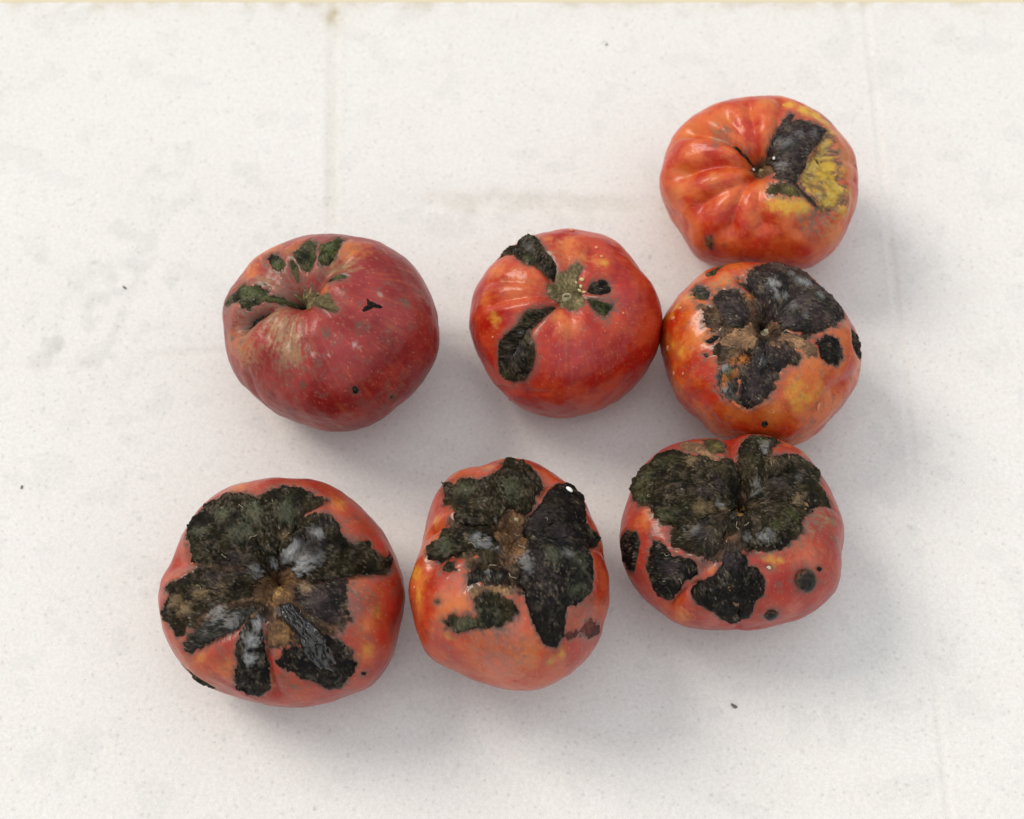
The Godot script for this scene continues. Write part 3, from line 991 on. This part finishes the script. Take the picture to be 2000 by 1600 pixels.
func fill_fourth(f: Fruit) -> void:
	f.place = Vector3(0.0936, 0, -0.0105)
	f.tip = Vector2(-1.89, 2.76)
	f.girth = [37.0, 37.4, 36.4, 36.0, 36.9, 36.7, 35.0, 34.6, 34.4, 33.9, 34.8, 35.2, 36.3, 38.4, 37.8, 37.4, 37.7, 36.4, 35.2, 35.3, 35.3, 34.2, 34.8, 35.5]
	f.height = Vector2(28.0, 27.3)
	f.dimple = Vector2(9.0, 15)
	f.flesh = Color(.50, .105, .014)
	f.second = Color(.37, .022, .005)
	f.gloss = "glossy"
	f.streaks = 0.25
	f.age = 1.0
	f.furrow(3.0, 5, [-2, -1, -3, -14, -6, -26, -14, -38])
	f.furrow(1.6, 5, [1, 7, -2, 25, 0, 37])
	f.furrow(1.6, 5, [6, 7, 15, 9, 31, 12])
	f.furrow(1.4, 5, [-10, 3, -12, -10, -18, -23])
	f.furrow(1.0, 5, [-9, 10, -25, 13, -39, 12])
	f.furrow(1.2, 5, [7, -4, 15, -13, 20, -32])
	f.furrow(1.4, 5, [83, 21, 60, 37, 50, 45])
	f.furrow(0.8, 5, [-19, -42, -26, -35, -36, -35])
	f.furrow(-1.0, 6, [-23, 56, -16, 61, -2, 55])
	f.furrow(2.0, 4, [-1, -12, -2, -7])
	f.stain("rot", 0.7, [-1, -2, 10, -10, -10, 8, -26, 10, 9, 16, 12, 9, -13, 24, 8, -13, -26, 6, 31, 12, 6, -25, 22, 6])
	f.stain("bruise", 0.55, [-6, -5, 35, -28, -27, 14])
	f.stain("orange", 0.85, [-47, 7, 16, -60, 13, 12, -28, 66, 15, -30, 25, 10, 30, 26, 11, 2, 64, 13, -54, -30, 8, -26, -39, 9])
	f.stain("yellow", 0.5, [18, 48, 10, 28, 53, 8, 36, 47, 7, 20, 57, 8, -61, -26, 5, -66, -20, 4, -63, 13, 5, -26, 48, 4, -69, 4, 4, -51, -29, 4])
	f.stain("tan", 0.6, [-23, -38, 8, -34, -35, 7, 27, 20, 8, -30, 10, 8, -41, -9, 7, 56, -3, 5])
	f.stain("red", 0.6, [-68, 27, 11, -74, 13, 8, 14, 79, 12, -7, 75, 8, -18, 27, 4, -11, -26, 4])
	f.stain("smudge", 0.5, [36, 34, 4, 38, 36, 3, -48, 36, 2, -42, -15, 5, 35, 57, 4, 11, 39, 5, -49, 59, 3])
	f.bloom("bloom_and_sheen", 0.8, [8, -32, 5, 22, -43, 4, 27, -37, 5, 33, -36, 4, 16, -23, 4, 42, -24, 4, 11, -23, 4, 30, -4, 3, -31, 34, 4, -32, 47, 4, -4, 33, 4, 22, -12, 4])
	f.bloom("purplebloom", 0.5, [29, -15, 13, 20, -2, 10, -22, -13, 9, -11, 47, 10, -4, 26, 8, -25, -2, 7])
	f.bloom("orangebloom", 0.8, [-18, 30, 4, -25, 31, 3, -24, 39, 4, -32, 45, 3, -11, -24, 3, -31, 40, 3])
	f.bloom("greenbloom", 0.6, [-44, -26, 4, 22, -7, 3, 43, -24, 3, -28, 37, 4])
	f.crust("mould_patch", "under", 0.1, 3.0, [-35, -25, -17, -29, -4, -19, 9, -7, 16, 7, 31, 12, 26, 23, 8, 21, -2, 37, -16, 32, -22, 21, -38, 14, -33, 1])
	f.crust("mould_patch", "under", 0.1, 2.6, [-45, -17, -32, -13, -28, 2, -37, 9, -44, -2])
	f.crust("mould_patch", "under", 0.1, 2.4, [-36, 9, -23, 6, -12, 12, -9, 33, -19, 34, -35, 31, -39, 20])
	f.crust("mould_patch", "purple", 0.6, 2.0, [-4, -51, 5, -60, 18, -62, 28, -58, 35, -50, 44, -44, 55, -37, 64, -28, 61, -13, 51, -1, 44, 5, 36, 10, 28, 10, 21, 7, 15, 6, 11, -4, 7, -8, 1, -6, -6, -7, -7, -14, -8, -19, -8, -27, -14, -32, -18, -37, -17, -41, -12, -39, -9, -45])
	f.crust("mould_patch", "gray", 0.5, 1.0, [-50.0, -36.3, -45.8, -39.9, -40.2, -34.9, -37.1, -28.5, -38.3, -22.1, -44.5, -22.2, -48.7, -28.1])
	f.crust("mould_patch", "purple", 0.5, 1.5, [-37, -21, -31, -28, -24, -29, -18, -28, -15, -20, -12, -14, -14, -4, -20, 5, -27, 5, -31, -1, -33, -8, -35, -14])
	f.crust("mould_patch", "black", 0.6, 1.6, [35, 16, 42, 9, 49, 10, 54, 16, 55, 22, 50, 29, 43, 30, 38, 27, 36, 22])
	f.crust("mould_patch", "purple", 0.7, 1.8, [-9, 17, 0, 15, 5, 21, 9, 22, 14, 17, 18, 21, 23, 29, 20, 34, 13, 35, 8, 39, 5, 46, 4, 50, -2, 55, -10, 60, -16, 61, -23, 56, -21, 48, -19, 40, -20, 33, -12, 32, -10, 26])
	f.crust("mould_patch", "gray", 0.5, 2.4, [-36, 35, -32, 30, -22, 31, -19, 39, -21, 46, -22, 54, -29, 55, -35, 50, -38, 43])
	f.crust("mould_patch", "black", 0.5, 0.7, [64, -4, 72, -3, 80, 8, 81, 14, 69, 15, 63, 8])
	f.crust("rot_spot", "black", 0.3, 1.3, [-44.3, 11.5, -39.0, 7.9, -33.1, 8.9, -35.3, 11.8, -40.9, 14.1])
	f.crust("rot_spot", "purple", 0.3, 0.6, [-46.4, 20.6, -43.7, 20.4, -40.9, 22.7, -43.5, 24.1])
	f.crust("scab", "tan", 0.35, 2.6, [-34, 10, -25, 7, -18, 5, -13, -3, -9, 2, -7, 15, -10, 24, -18, 24, -25, 20, -33, 19, -36, 15])
	f.crust("scab", "tan", 0.35, 2.2, [8, 16, 15, 8, 22, 12, 29, 16, 35, 20, 34, 26, 27, 28, 20, 21, 14, 17, 9, 20])
	f.disc("stem_scar", "scar", 1.3, Vector2(0.2, 0.2), 5.6)
	f.crust("scab", "gray", 0.3, 0.3, [-5.2, 74.1, -3.7, 71.2, -0.6, 71.2, 0.6, 74.2, -1.3, 77.2, -4.0, 77.1])
	f.crust("scab", "green", 0.2, 1.5, [-40.0, -50.3, -33.0, -52.8, -25.3, -56.9, -27.3, -50.3, -33.3, -44.1, -37.9, -43.6])
	f.bit("pimple", "pimple", Vector2(-76.2, 2.0), Vector2(0.80, 1.20), 0)
	f.bit("pimple", "pimple", Vector2(-74.9, 24.3), Vector2(0.70, 0.90), 0)
	f.bit("pimple", "pimple", Vector2(-63.5, 28.9), Vector2(0.50, 0.60), 0)
	f.bit("pimple", "pimple", Vector2(-64.3, -16.0), Vector2(1.10, 0.80), 20)
	f.bit("pimple", "pimple", Vector2(-58.0, -21.1), Vector2(0.90, 0.70), 20)
	f.bit("pimple", "pimple", Vector2(36.9, 58.0), Vector2(0.70, 1.70), 10)
	f.hair(Vector2(-6.2, 33.2), 60, 2.0)
	f.hair(Vector2(2.7, 61.7), 70, 2.5)
	f.hair(Vector2(0.5, 62.7), 10, 1.5)

func fill_fifth(f: Fruit) -> void:
	f.place = Vector3(-0.0812, 0, 0.0842)
	f.tip = Vector2(10.03, -1.67)
	f.girth = [43.5, 43.4, 44.7, 45.4, 42.5, 41.0, 39.9, 39.2, 39.9, 42.4, 43.3, 43.4, 42.9, 40.6, 41.2, 42.2, 42.0, 40.8, 40.6, 41.1, 41.1, 40.8, 41.1, 42.4]
	f.height = Vector2(30.2, 28.5)
	f.dimple = Vector2(10.0, 16)
	f.flesh = Color(.36, .052, .024)
	f.second = Color(.28, .015, .008)
	f.gloss = "skin"
	f.streaks = 0.3
	f.age = 1.0
	f.furrow(3.4, 6, [-1, -4, 2, -19, 3, -28, 12, -36])
	f.furrow(2.4, 6, [-12, 4, -24, 4, -42, 6])
	f.furrow(2.4, 5, [11, -2, 27, 0, 46, -4, 65, -11])
	f.furrow(2.4, 5, [-6, 15, -15, 22, -24, 31, -48, 40])
	f.furrow(2.6, 5, [-2, 16, -6, 29, -4, 47, 0, 68])
	f.furrow(2.0, 5, [-13, -2, -25, -12, -40, -17])
	f.furrow(1.6, 5, [-8, -6, -11, -18, -8, -32])
	f.furrow(2.6, 6, [-56, -13, -65, -14])
	f.furrow(1.2, 5, [11, 8, 24, 14, 39, 15])
	f.furrow(-1.2, 8, [20, -18, 26, -29])
	f.furrow(-1.0, 6, [-14, 28, -14, 52])
	f.furrow(3.2, 5, [-1, -6, 3, 0])
	f.stain("orange", 0.4, [45, -4, 18, -52, 51, 17, -9, 63, 13])
	f.stain("rot", 0.85, [2, -16, 12, -12, 4, 13, -23, 14, 10, -36, 27, 9, 5, 25, 12, 22, 4, 10, 17, 33, 9, -15, 19, 8, 33, 30, 7, -50, -9, 6, 13, 17, 9])
	f.stain("bruise", 0.6, [-1, 1, 43, 36, 12, 21])
	f.stain("orange", 0.7, [-29, -64, 11, -63, -1, 8, 36, -50, 8, 53, 23, 9, -29, 52, 11, -64, 25, 5, 51, 41, 7, -59, 53, 5])
	f.stain("yellow", 0.35, [36, -53, 6, 58, 15, 5, 53, 36, 5, -46, 45, 4])
	f.stain("red", 0.7, [60, -27, 11, 69, 9, 9, 46, -49, 7, 62, 29, 8])
	f.stain("dusk", 0.6, [36, 60, 17, 44, 16, 12, -23, 72, 10])
	f.stain("smudge", 0.6, [49, -20, 9, 47, -43, 6, 39, -31, 5, 39, 7, 14, 54, 10, 8, -31, 46, 7, 5, 59, 7, 13, 63, 5, -57, -10, 5, -47, 31, 5, 71, 24, 4, 39, 39, 8, -13, 82, 8, 18, -55, 5])
	f.bloom("graygreen", 0.7, [-15, -42, 8, 5, -45, 9, -24, -31, 8, -46, -32, 6, -33, -40, 7, -19, -31, 6])
	f.bloom("bloom_and_sheen", 0.85, [-17, -8, 5, -2, -16, 4, 9, -18, 5, 20, -14, 8, 14, -21, 6, 26, -15, 5, 18, -10, 5, -34, 20, 5, -26, 26, 5, -13, 36, 5, -14, 45, 4, -10, 28, 4, 6, 19, 5, 24, -29, 5])  # bluish white near the stem: sky sheen painted into the mould colour
	f.bloom("purplebloom", 0.5, [25, -20, 9, -26, -13, 10, 27, 13, 9, 29, -36, 6, -37, 0, 8])
	f.bloom("tanbloom", 0.5, [-45, 7, 5, -58, 11, 5, 21, 4, 5, -52, 16, 5, -33, 4, 5, 5, -32, 4])
	f.crust("mould_patch", "under", 0.1, 3.0, [-47, -11, -17, -18, 4, -19, 23, 2, 43, 4, 44, 22, 35, 32, 24, 36, 12, 41, -2, 29, -14, 28, -37, 31, -52, 26, -48, 7])
	f.crust("mould_patch", "olive", 1.0, 2.2, [-59, -32, -57, -41, -48, -49, -40, -54, -32, -58, -23, -57, -14, -54, -9, -59, -1, -62, 9, -63, 19, -59, 24, -54, 29, -53, 24, -47, 18, -44, 15, -39, 10, -33, 3, -27, 1, -19, 4, -13, -5, -12, -13, -4, -19, -9, -29, -8, -38, -8, -48, -11, -55, -14, -56, -23])
	f.crust("mould_patch", "olive", 0.8, 2.4, [-13, -4, -17, 4, -17, 12, -23, 13, -33, 16, -38, 17, -44, 23, -51, 26, -54, 31, -60, 31, -65, 23, -74, 19, -70, 13, -65, 7, -69, 2, -62, -2, -53, -4, -48, -11, -38, -8, -28, -8, -19, -9])
	f.crust("mould_patch", "gray", 0.7, 2.0, [-16, 17, -9, 17, -18, 26, -24, 32, -34, 35, -44, 39, -53, 44, -57, 40, -54, 34, -44, 25, -33, 20, -23, 16])
	f.crust("mould_patch", "olive", 0.9, 1.6, [13, -40, 20, -44, 29, -42, 36, -37, 39, -30, 44, -25, 55, -28, 57, -21, 63, -17, 71, -22, 73, -17, 67, -8, 60, -6, 52, -6, 44, -3, 35, -1, 26, 2, 19, -3, 12, -9, 6, -14, 1, -21, 3, -28])
	f.crust("mould_patch", "purple", 0.5, 2.6, [15, 0, 26, 0, 35, -1, 45, -4, 43, 14, 41, 23, 34, 27, 27, 25, 20, 20, 15, 16])
	f.crust("mould_patch", "black", 0.7, 1.6, [-17, 25, -9, 22, -7, 34, -6, 42, -3, 55, -4, 69, -11, 73, -20, 73, -27, 69, -26, 60, -23, 50, -23, 39, -20, 32])
	f.crust("mould_patch", "black", 1.0, 1.8, [7, 41, 16, 40, 21, 39, 27, 32, 33, 31, 39, 35, 44, 39, 47, 48, 43, 54, 41, 61, 34, 65, 27, 60, 18, 58, 11, 54, 5, 52, 2, 49])
	f.crust("rot_spot", "black", 0.4, 0.8, [48.5, 49.4, 52.8, 49.3, 51.8, 51.8, 49.5, 51.3])
	f.crust("calyx_remnant", "brown", 0.6, 2.2, [-16, -1, -8, -12, 4, -12, 16, -12, 18, -1, 15, 8, 9, 19, -2, 20, -13, 16, -19, 8])
	f.crust("loose_skin", "silver", 1.5, 0.5, [3, 17, 13, 16, 18, 21, 26, 27, 31, 33, 37, 43, 35, 51, 26, 50, 19, 44, 16, 37, 15, 32, 9, 28, 5, 23])
	f.crust("scab", "brown", 0.4, 3.4, [-5, 27, 6, 25, 12, 29, 13, 35, 9, 39, 2, 41, -3, 45, -5, 38])
	f.crust("mould_patch", "olive", 0.4, 0.9, [-67, 53, -57, 58, -50, 65, -48, 76, -53, 73, -61, 63])
	f.disc("stem_scar", "scarbrown", 0.9, Vector2(3.0, 8.2), 4.5)
	f.hair(Vector2(-15.8, -47.2), -20, 3.3)
	f.hair(Vector2(-2.6, -48.7), 30, 2.4)
	f.hair(Vector2(-45.6, 3.2), 40, 1.8)
	f.hair(Vector2(-14.9, -27.5), -60, 3.0)
	f.hair(Vector2(4.9, -32.9), -40, 3.6)
	f.hair(Vector2(-30.1, -57.9), 20, 1.8)
	f.hair(Vector2(-22.2, -44.5), 70, 2.4)
	f.hair(Vector2(16.3, 20.5), -20, 2.4)
	f.hair(Vector2(-58.8, -29.3), 40, 1.5)
	f.hair(Vector2(-32.2, -16.7), 10, 1.8)
	f.hair(Vector2(-54.4, -24.8), 20, 1.6)

func fill_sixth(f: Fruit) -> void:
	f.place = Vector3(-0.0011, 0, 0.0778)
	f.tip = Vector2(-17.47, -4.04)
	f.girth = [34.4, 36.2, 38.2, 40.6, 42.5, 43.7, 42.6, 40.7, 40.4, 41.0, 38.1, 36.8, 33.2, 32.1, 34.1, 38.6, 41.6, 41.1, 43.6, 42.0, 40.0, 38.5, 35.0, 34.1]
	f.height = Vector2(31.0, 30.2)
	f.dimple = Vector2(8.0, 17)
	f.flesh = Color(.43, .072, .024)
	f.second = Color(.34, .020, .007)
	f.gloss = "glossy"
	f.streaks = 0.25
	f.age = 0.6
	f.furrow(3.0, 5, [-3, 11, -15, 20, -29, 21, -51, 22])
	f.furrow(2.6, 5, [-5, -2, -18, -1, -32, 1, -63, -13])
	f.furrow(2.4, 5, [9, 3, 13, -11, 16, -18, 22, -38])
	f.furrow(2.0, 5, [-1, 19, -5, 33, -17, 32, -30, 34, -36, 42])
	f.furrow(2.0, 5, [1, 24, 3, 41, 4, 57])
	f.furrow(1.4, 5, [7, 16, 27, 12, 58, -2])
	f.furrow(1.2, 4, [9, 8, 26, -1, 48, -12])
	f.furrow(-0.9, 3, [-31, 35, -35, 41, -37, 45])
	f.furrow(-0.8, 3, [-39, 35, -41, 43])
	f.furrow(0.8, 4, [53, 6, 72, -3])
	f.furrow(1.4, 5, [-10, 5, -14, -5, -18, -11])
	f.furrow(2.6, 5, [2, 8, -3, 19])
	f.stain("orange", 0.55, [-12, 79, 34, -50, 6, 18])
	f.stain("rot", 0.8, [-2, 2, 16, -17, 32, 10, -1, 42, 8, 11, -13, 8, -25, 16, 7, -10, 45, 8, -7, 31, 8, -18, -1, 7, 51, 3, 6])
	f.stain("bruise", 0.4, [-3, 25, 34])
	f.stain("orange", 0.8, [-63, 29, 12, -65, 43, 10, -37, -56, 10, -54, -18, 7, -39, 49, 12, -30, 51, 8, 7, 74, 16, -15, -48, 7, 32, -53, 8])
	f.stain("yellow", 0.5, [-67, 21, 8, -64, 37, 6, -56, -21, 4, -54, 16, 3, 30, 73, 5, -43, 65, 4, 25, 77, 4])
	f.stain("pink", 0.6, [-7, 87, 23, -2, 65, 13, -36, 39, 10, 42, 54, 11, 17, -21, 6])
	f.stain("red", 0.5, [59, 10, 10, 55, 34, 8, -46, -15, 2, -41, -55, 8])
	f.stain("smudge", 0.55, [26, 79, 4, -47, 80, 4, 54, -5, 6, -25, 44, 8, -30, 26, 6, -15, -45, 4, 63, 37, 3, -8, 66, 6])
	f.stain("bruise", 0.35, [-7, 73, 22, 43, 47, 18])
	f.stain("pink", 0.3, [-7, 87, 18])
	f.bloom("bloom_and_sheen", 0.7, [-25, 13, 4, -19, 16, 4, -12, 20, 4, 6, 28, 5, 9, 32, 4, -17, 35, 2, -14, -8, 2, 32, 21, 4])
	f.bloom("purplebloom", 0.4, [20, -4, 9, 15, 31, 11, 19, 43, 8, 32, 6, 9])
	f.bloom("graygreen", 0.5, [38, 25, 8, 40, 35, 8, -29, 60, 8, 33, 41, 5, -16, 59, 8, -2, -26, 8, -30, -28, 8, -43, 14, 6, 23, 24, 7])
	f.crust("mould_patch", "under", 0.1, 2.0, [-30, 24, -9, 27, -2, 36, -1, 45, -8, 48, -16, 43, -29, 39])
	f.crust("mould_patch", "under", 0.1, 2.0, [-42, -10, -14, -7, -10, 1, -18, 8, -40, 6, -50, -5])
	f.crust("mould_patch", "under", 0.1, 3.0, [-14, -12, 12, -13, 15, 13, 6, 33, 5, 45, -12, 46, -30, 39, -24, 28, -17, 19])
	f.crust("mould_patch", "olive", 1.0, 1.4, [-46, -53, -38, -43, -36, -35, -32, -42, -25, -39, -22, -35, -12, -40, -7, -45, -6, -52, 0, -56, 8, -52, 14, -44, 20, -37, 18, -28, 15, -25, 14, -16, 9, -12, -3, -14, -12, -7, -18, -2, -27, 2, -34, -1, -41, -9, -38, -13, -41, -21, -47, -28, -44, -35])
	f.crust("mould_patch", "black", 1.0, 1.4, [15, -15, 21, -26, 26, -37, 35, -41, 45, -41, 50, -33, 49, -18, 51, -8, 64, -12, 64, -3, 48, 11, 50, 18, 52, 25, 50, 36, 44, 43, 36, 48, 30, 50, 30, 57, 30, 64, 26, 70, 20, 70, 13, 65, 9, 58, 6, 51, 4, 44, -1, 42, 3, 36, 1, 30, 7, 24, 11, 13, 9, -3, 10, -12])
	f.crust("mould_patch", "olive", 0.8, 1.6, [-59, 6, -50, 6, -46, -1, -38, 0, -29, 3, -18, 4, -14, 11, -9, 19, -11, 27, -13, 31, -22, 30, -24, 24, -32, 24, -43, 21, -51, 21, -56, 17])
	f.crust("mould_patch", "black", 0.6, 1.6, [-29, 36, -24, 33, -19, 33, -11, 34, -4, 36, -7, 41, -14, 43, -22, 41, -29, 42])
	f.crust("mould_patch", "olive", 0.8, 1.8, [-24, 47, -16, 44, -8, 48, -3, 49, 2, 56, -3, 60, -8, 63, -16, 64, -27, 64, -36, 65, -43, 60, -45, 56, -38, 55, -30, 56, -22, 57, -25, 51])
	f.crust("mould_patch", "olive", 0.7, 0.8, [-45.9, 26.0, -42.4, 24.0, -38.2, 25.3, -35.0, 31.0, -39.7, 31.6, -44.4, 29.4])
	f.crust("calyx_remnant", "brown", 0.4, 1.4, [-12, -11, -2, -15, 8, -12, 10, -2, 11, 13, 6, 24, -1, 26, -9, 21, -15, 9, -14, 0])
	f.crust("scab", "redblack", 0.3, 2.6, [50, 52, 65, 53, 68, 58, 52, 64, 44, 60, 33, 66, 31, 64, 40, 59])
	f.crust("scab", "tan", 0.3, 2.6, [-28, 42, -16, 42, -7, 43, -1, 44, -2, 49, -12, 47, -22, 48, -26, 51])
	f.disc("stem_scar", "scar", 0.8, Vector2(2.3, -9.5), 2.3)
	f.crust("rot_spot", "brown", 0.2, 0.5, [-48.5, 44.4, -45.5, 43.9, -42.7, 46.6, -45.7, 46.5])
	f.bit("white_bead", "bead", Vector2(34.4, -30.9), Vector2(1.42, 1.01), 20)  # small white bead standing proud of the black mould
	f.bit("pimple", "pimple", Vector2(-67.4, 30.0), Vector2(0.59, 0.59), 0)
	f.hair(Vector2(21.5, -3.4), 65, 1.7)
	f.hair(Vector2(-2.4, 39.2), 50, 3.0)
	f.hair(Vector2(-13.8, 32.4), 20, 3.0)
	f.hair(Vector2(5.9, 20.4), 70, 3.6)
	f.hair(Vector2(3.7, 0.7), 30, 3.0)
	f.hair(Vector2(-26.8, 16.1), 15, 3.0)
	f.hair(Vector2(-21.3, 14.4), 25, 3.6)

func fill_seventh(f: Fruit) -> void:
	f.place = Vector3(0.0795, 0, 0.0608)
	f.tip = Vector2(-6.07, -2.64)
	f.girth = [40.2, 39.9, 41.8, 39.9, 37.5, 35.7, 34.7, 36.5, 39.1, 39.3, 40.6, 41.2, 40.4, 39.5, 39.8, 39.7, 38.0, 35.9, 35.8, 38.6, 39.7, 40.3, 39.9, 39.1]
	f.height = Vector2(27.2, 25.7)
	f.dimple = Vector2(8.0, 16)
	f.flesh = Color(.36, .042, .024)
	f.second = Color(.29, .015, .008)
	f.gloss = "skin"
	f.streaks = 0.25
	f.age = 0.7
	f.furrow(3.4, 5, [0, -4, -1, -19, -4, -42, -2, -68])
	f.furrow(1.8, 5, [-6, 10, -15, 27, -20, 42, -28, 47])
	f.furrow(1.6, 5, [5, 5, 5, 25, 3, 40])
	f.furrow(1.6, 5, [-10, 4, -29, 13, -47, 18])
	f.furrow(1.4, 5, [-8, -3, -28, -11, -44, -19])
	f.furrow(1.4, 5, [7, -1, 27, 2, 47, 1])
	f.furrow(1.2, 5, [5, -6, 21, -18, 38, -31])
	f.furrow(2.0, 4, [-33, 54, -41, 56, -52, 64])
	f.furrow(1.6, 6, [5, 41, 12, 49])
	f.furrow(1.0, 3, [57, -19, 66, -5])
	f.furrow(1.5, 5, [4, 101, -1, 79])
	f.furrow(2.2, 4, [0, -6, 1, 0])
	f.stain("orange", 0.35, [37, 30, 19, -49, 69, 17])
	f.stain("rot", 0.85, [-1, -15, 6, -1, -3, 10, -6, 27, 8, -28, 42, 7, -12, 43, 7, -8, -36, 6, 14, 38, 5])
	f.stain("bruise", 0.45, [-12, 5, 36, 49, 10, 16])
	f.stain("orange", 0.75, [-63, 7, 9, -61, 0, 6, 17, 41, 7, 48, -47, 6, 37, -53, 5, -69, -13, 4, -23, 48, 5, -44, 75, 10, -25, -49, 7])
	f.stain("yellow", 0.35, [18, 41, 7, 23, 41, 3, 45, -44, 3])
	f.stain("tan", 0.6, [52, 7, 10, 43, 18, 7, 59, 5, 7, -25, -44, 7, 27, -47, 5])
	f.stain("pink", 0.6, [42, 37, 13, -19, 84, 13, 41, 70, 12])
	f.stain("red", 0.5, [-91, 37, 9, 29, 61, 10, 56, 60, 7])
	f.stain("smudge", 0.6, [49, 6, 7, 35, 28, 7, 21, 36, 5, -56, 17, 7, 61, 6, 5, 26, 77, 6, 24, 56, 5, 63, 18, 4, 41, 49, 9])
	f.bloom("bloom_and_sheen", 0.6, [19, -46, 4, 19, -40, 3, 14, -11, 4, 17, 27, 5, 1, 29, 4, -8, 14, 4, -20, 2, 3, -34, 22, 4, 41, -21, 3, 13, 30, 4, 12, -17, 3])
	f.bloom("purplebloom", 0.5, [-29, 25, 10, -28, -8, 9, 27, -16, 9, -11, 41, 10, -19, -14, 7, -48, 42, 7])
	f.bloom("greenbloom", 0.35, [-61, -26, 9, -65, -11, 7, -47, -35, 7, 22, 20, 6, 16, -52, 7, -33, 8, 7, -51, 8, 7, 33, 10, 5])
	f.bloom("tanbloom", 0.5, [-29, 5, 6, -34, 9, 4, 22, -34, 4, -16, 7, 5, 14, 0, 5, 39, -3, 5, -22, 14, 4, -32, -32, 5])
	f.crust("mould_patch", "under", 0.1, 1.6, [-11, -36, 3, -40, 6, -4, -1, 23, -3, 40, -20, 44, -32, 41, -14, 31, -11, -2])
	f.crust("mould_patch", "olive", 1.0, 1.4, [-76, -28, -70, -41, -58, -43, -49, -49, -41, -48, -36, -42, -30, -38, -21, -37, -16, -33, -8, -38, -2, -32, -1, -20, -3, -13, -5, -8, -6, 2, -4, 16, -5, 26, -13, 29, -17, 34, -23, 41, -28, 39, -37, 36, -42, 33, -48, 29, -49, 21, -48, 17, -53, 13, -58, 6, -60, -2, -67, -5, -73, -15])
	f.crust("mould_patch", "olive", 0.9, 1.6, [0, -44, 5, -54, 16, -61, 26, -58, 33, -56, 24, -45, 21, -37, 27, -40, 37, -42, 46, -38, 55, -37, 59, -31, 55, -20, 63, -12, 64, -3, 54, -3, 49, 3, 41, 12, 40, 19, 36, 25, 24, 35, 12, 37, 2, 39, -7, 34, -4, 15, 2, 10, 7, -5, 2, -19, 0, -29])
	f.crust("mould_patch", "black", 0.9, 1.2, [-61, 28, -58, 22, -52, 26, -47, 34, -37, 38, -32, 43, -32, 49, -41, 52, -44, 57, -54, 63, -62, 56, -65, 45, -65, 37])
	f.crust("mould_patch", "black", 1.0, 1.0, [-15, 36, -5, 38, 1, 41, 2, 47, 9, 48, 14, 55, 14, 64, 9, 71, 8, 85, -2, 92, -16, 85, -23, 74, -32, 66, -38, 58, -32, 53, -23, 51, -17, 45])
	f.crust("mould_patch", "black", 0.5, 0.8, [-87, 8, -78, 7, -69, 13, -66, 21, -70, 30, -76, 36, -84, 35, -86, 25, -90, 14])
	f.crust("rot_blister", "shiny", 3.0, 0.3, [33.5, 50.7, 34.5, 45.7, 39.4, 42.9, 44.0, 43.3, 47.3, 46.4, 46.2, 52.2, 42.5, 55.3, 36.8, 54.5])
	f.crust("rot_blister", "shiny", 1.0, 0.3, [18.2, 78.7, 19.9, 74.1, 24.5, 73.3, 29.6, 75.1, 30.0, 80.3, 24.5, 82.7])
	f.crust("rot_spot", "black", 0.4, 0.3, [47.3, 40.4, 48.7, 38.8, 51.0, 39.1, 49.6, 41.6])
	f.crust("mould_patch", "moss", 0.4, 2.0, [-22.1, -57.6, -13.8, -62.2, -7.8, -55.7, -8.7, -42.9, -17.0, -39.2, -22.0, -42.4])
	f.crust("calyx_remnant", "ochre", 0.4, 1.2, [-11, 4, -7, -5, 1, -7, 9, -7, 13, -6, 9, 0, 6, 7, -3, 11, -9, 11])
	f.crust("scab", "tan", 1.25, 1.6, [-13.5, 56.2, -9.3, 55.5, -5.2, 59.5, -6.7, 63.4, -11.5, 62.2])
	f.crust("scab", "tan", 1.25, 1.6, [-1.1, 61.2, 3.2, 61.2, 6.7, 63.9, 1.7, 65.7])
	f.crust("scab", "tan", 1.25, 1.2, [-9.0, 68.7, -4.1, 67.6, -2.5, 72.7, -7.0, 72.9])
	f.crust("scab", "tan", 0.4, 2.4, [-38, -51, -32, -55, -23, -49, -17, -38, -10, -38, -18, -33, -26, -39, -34, -43])
	f.crust("scab", "tan", 1.2, 1.6, [35.3, -5.6, 40.9, -5.4, 49.2, -0.9, 47.0, 4.9, 38.7, 8.9, 39.9, 5.6, 43.7, 1.5, 40.2, -1.8])
	f.disc("stem_scar", "scargreen", 0.9, Vector2(0.6, 0.4), 2.5)
	f.crust("rot_spot", "cream", 0.35, 0.3, [14.8, 47.0, 16.5, 45.3, 18.4, 46.8, 16.7, 48.5])
	f.hair(Vector2(-26.9, 29.3), 80, 1.9)
	f.hair(Vector2(-18.9, 31.5), -60, 2.6)
	f.hair(Vector2(17.7, 0.3), 45, 1.5)
	f.hair(Vector2(-49.1, 33.1), 30, 1.9)
	f.hair(Vector2(-5.7, 22.0), 80, 3.6)
	f.hair(Vector2(-14.4, 7.5), 20, 3.1)
	f.hair(Vector2(0.2, 20.7), -60, 3.1)
	f.hair(Vector2(-42.4, 49.6), 40, 2.1)
	f.hair(Vector2(21.3, -29.3), 40, 2.1)
	f.hair(Vector2(-58.6, -8.8), 80, 1.0)
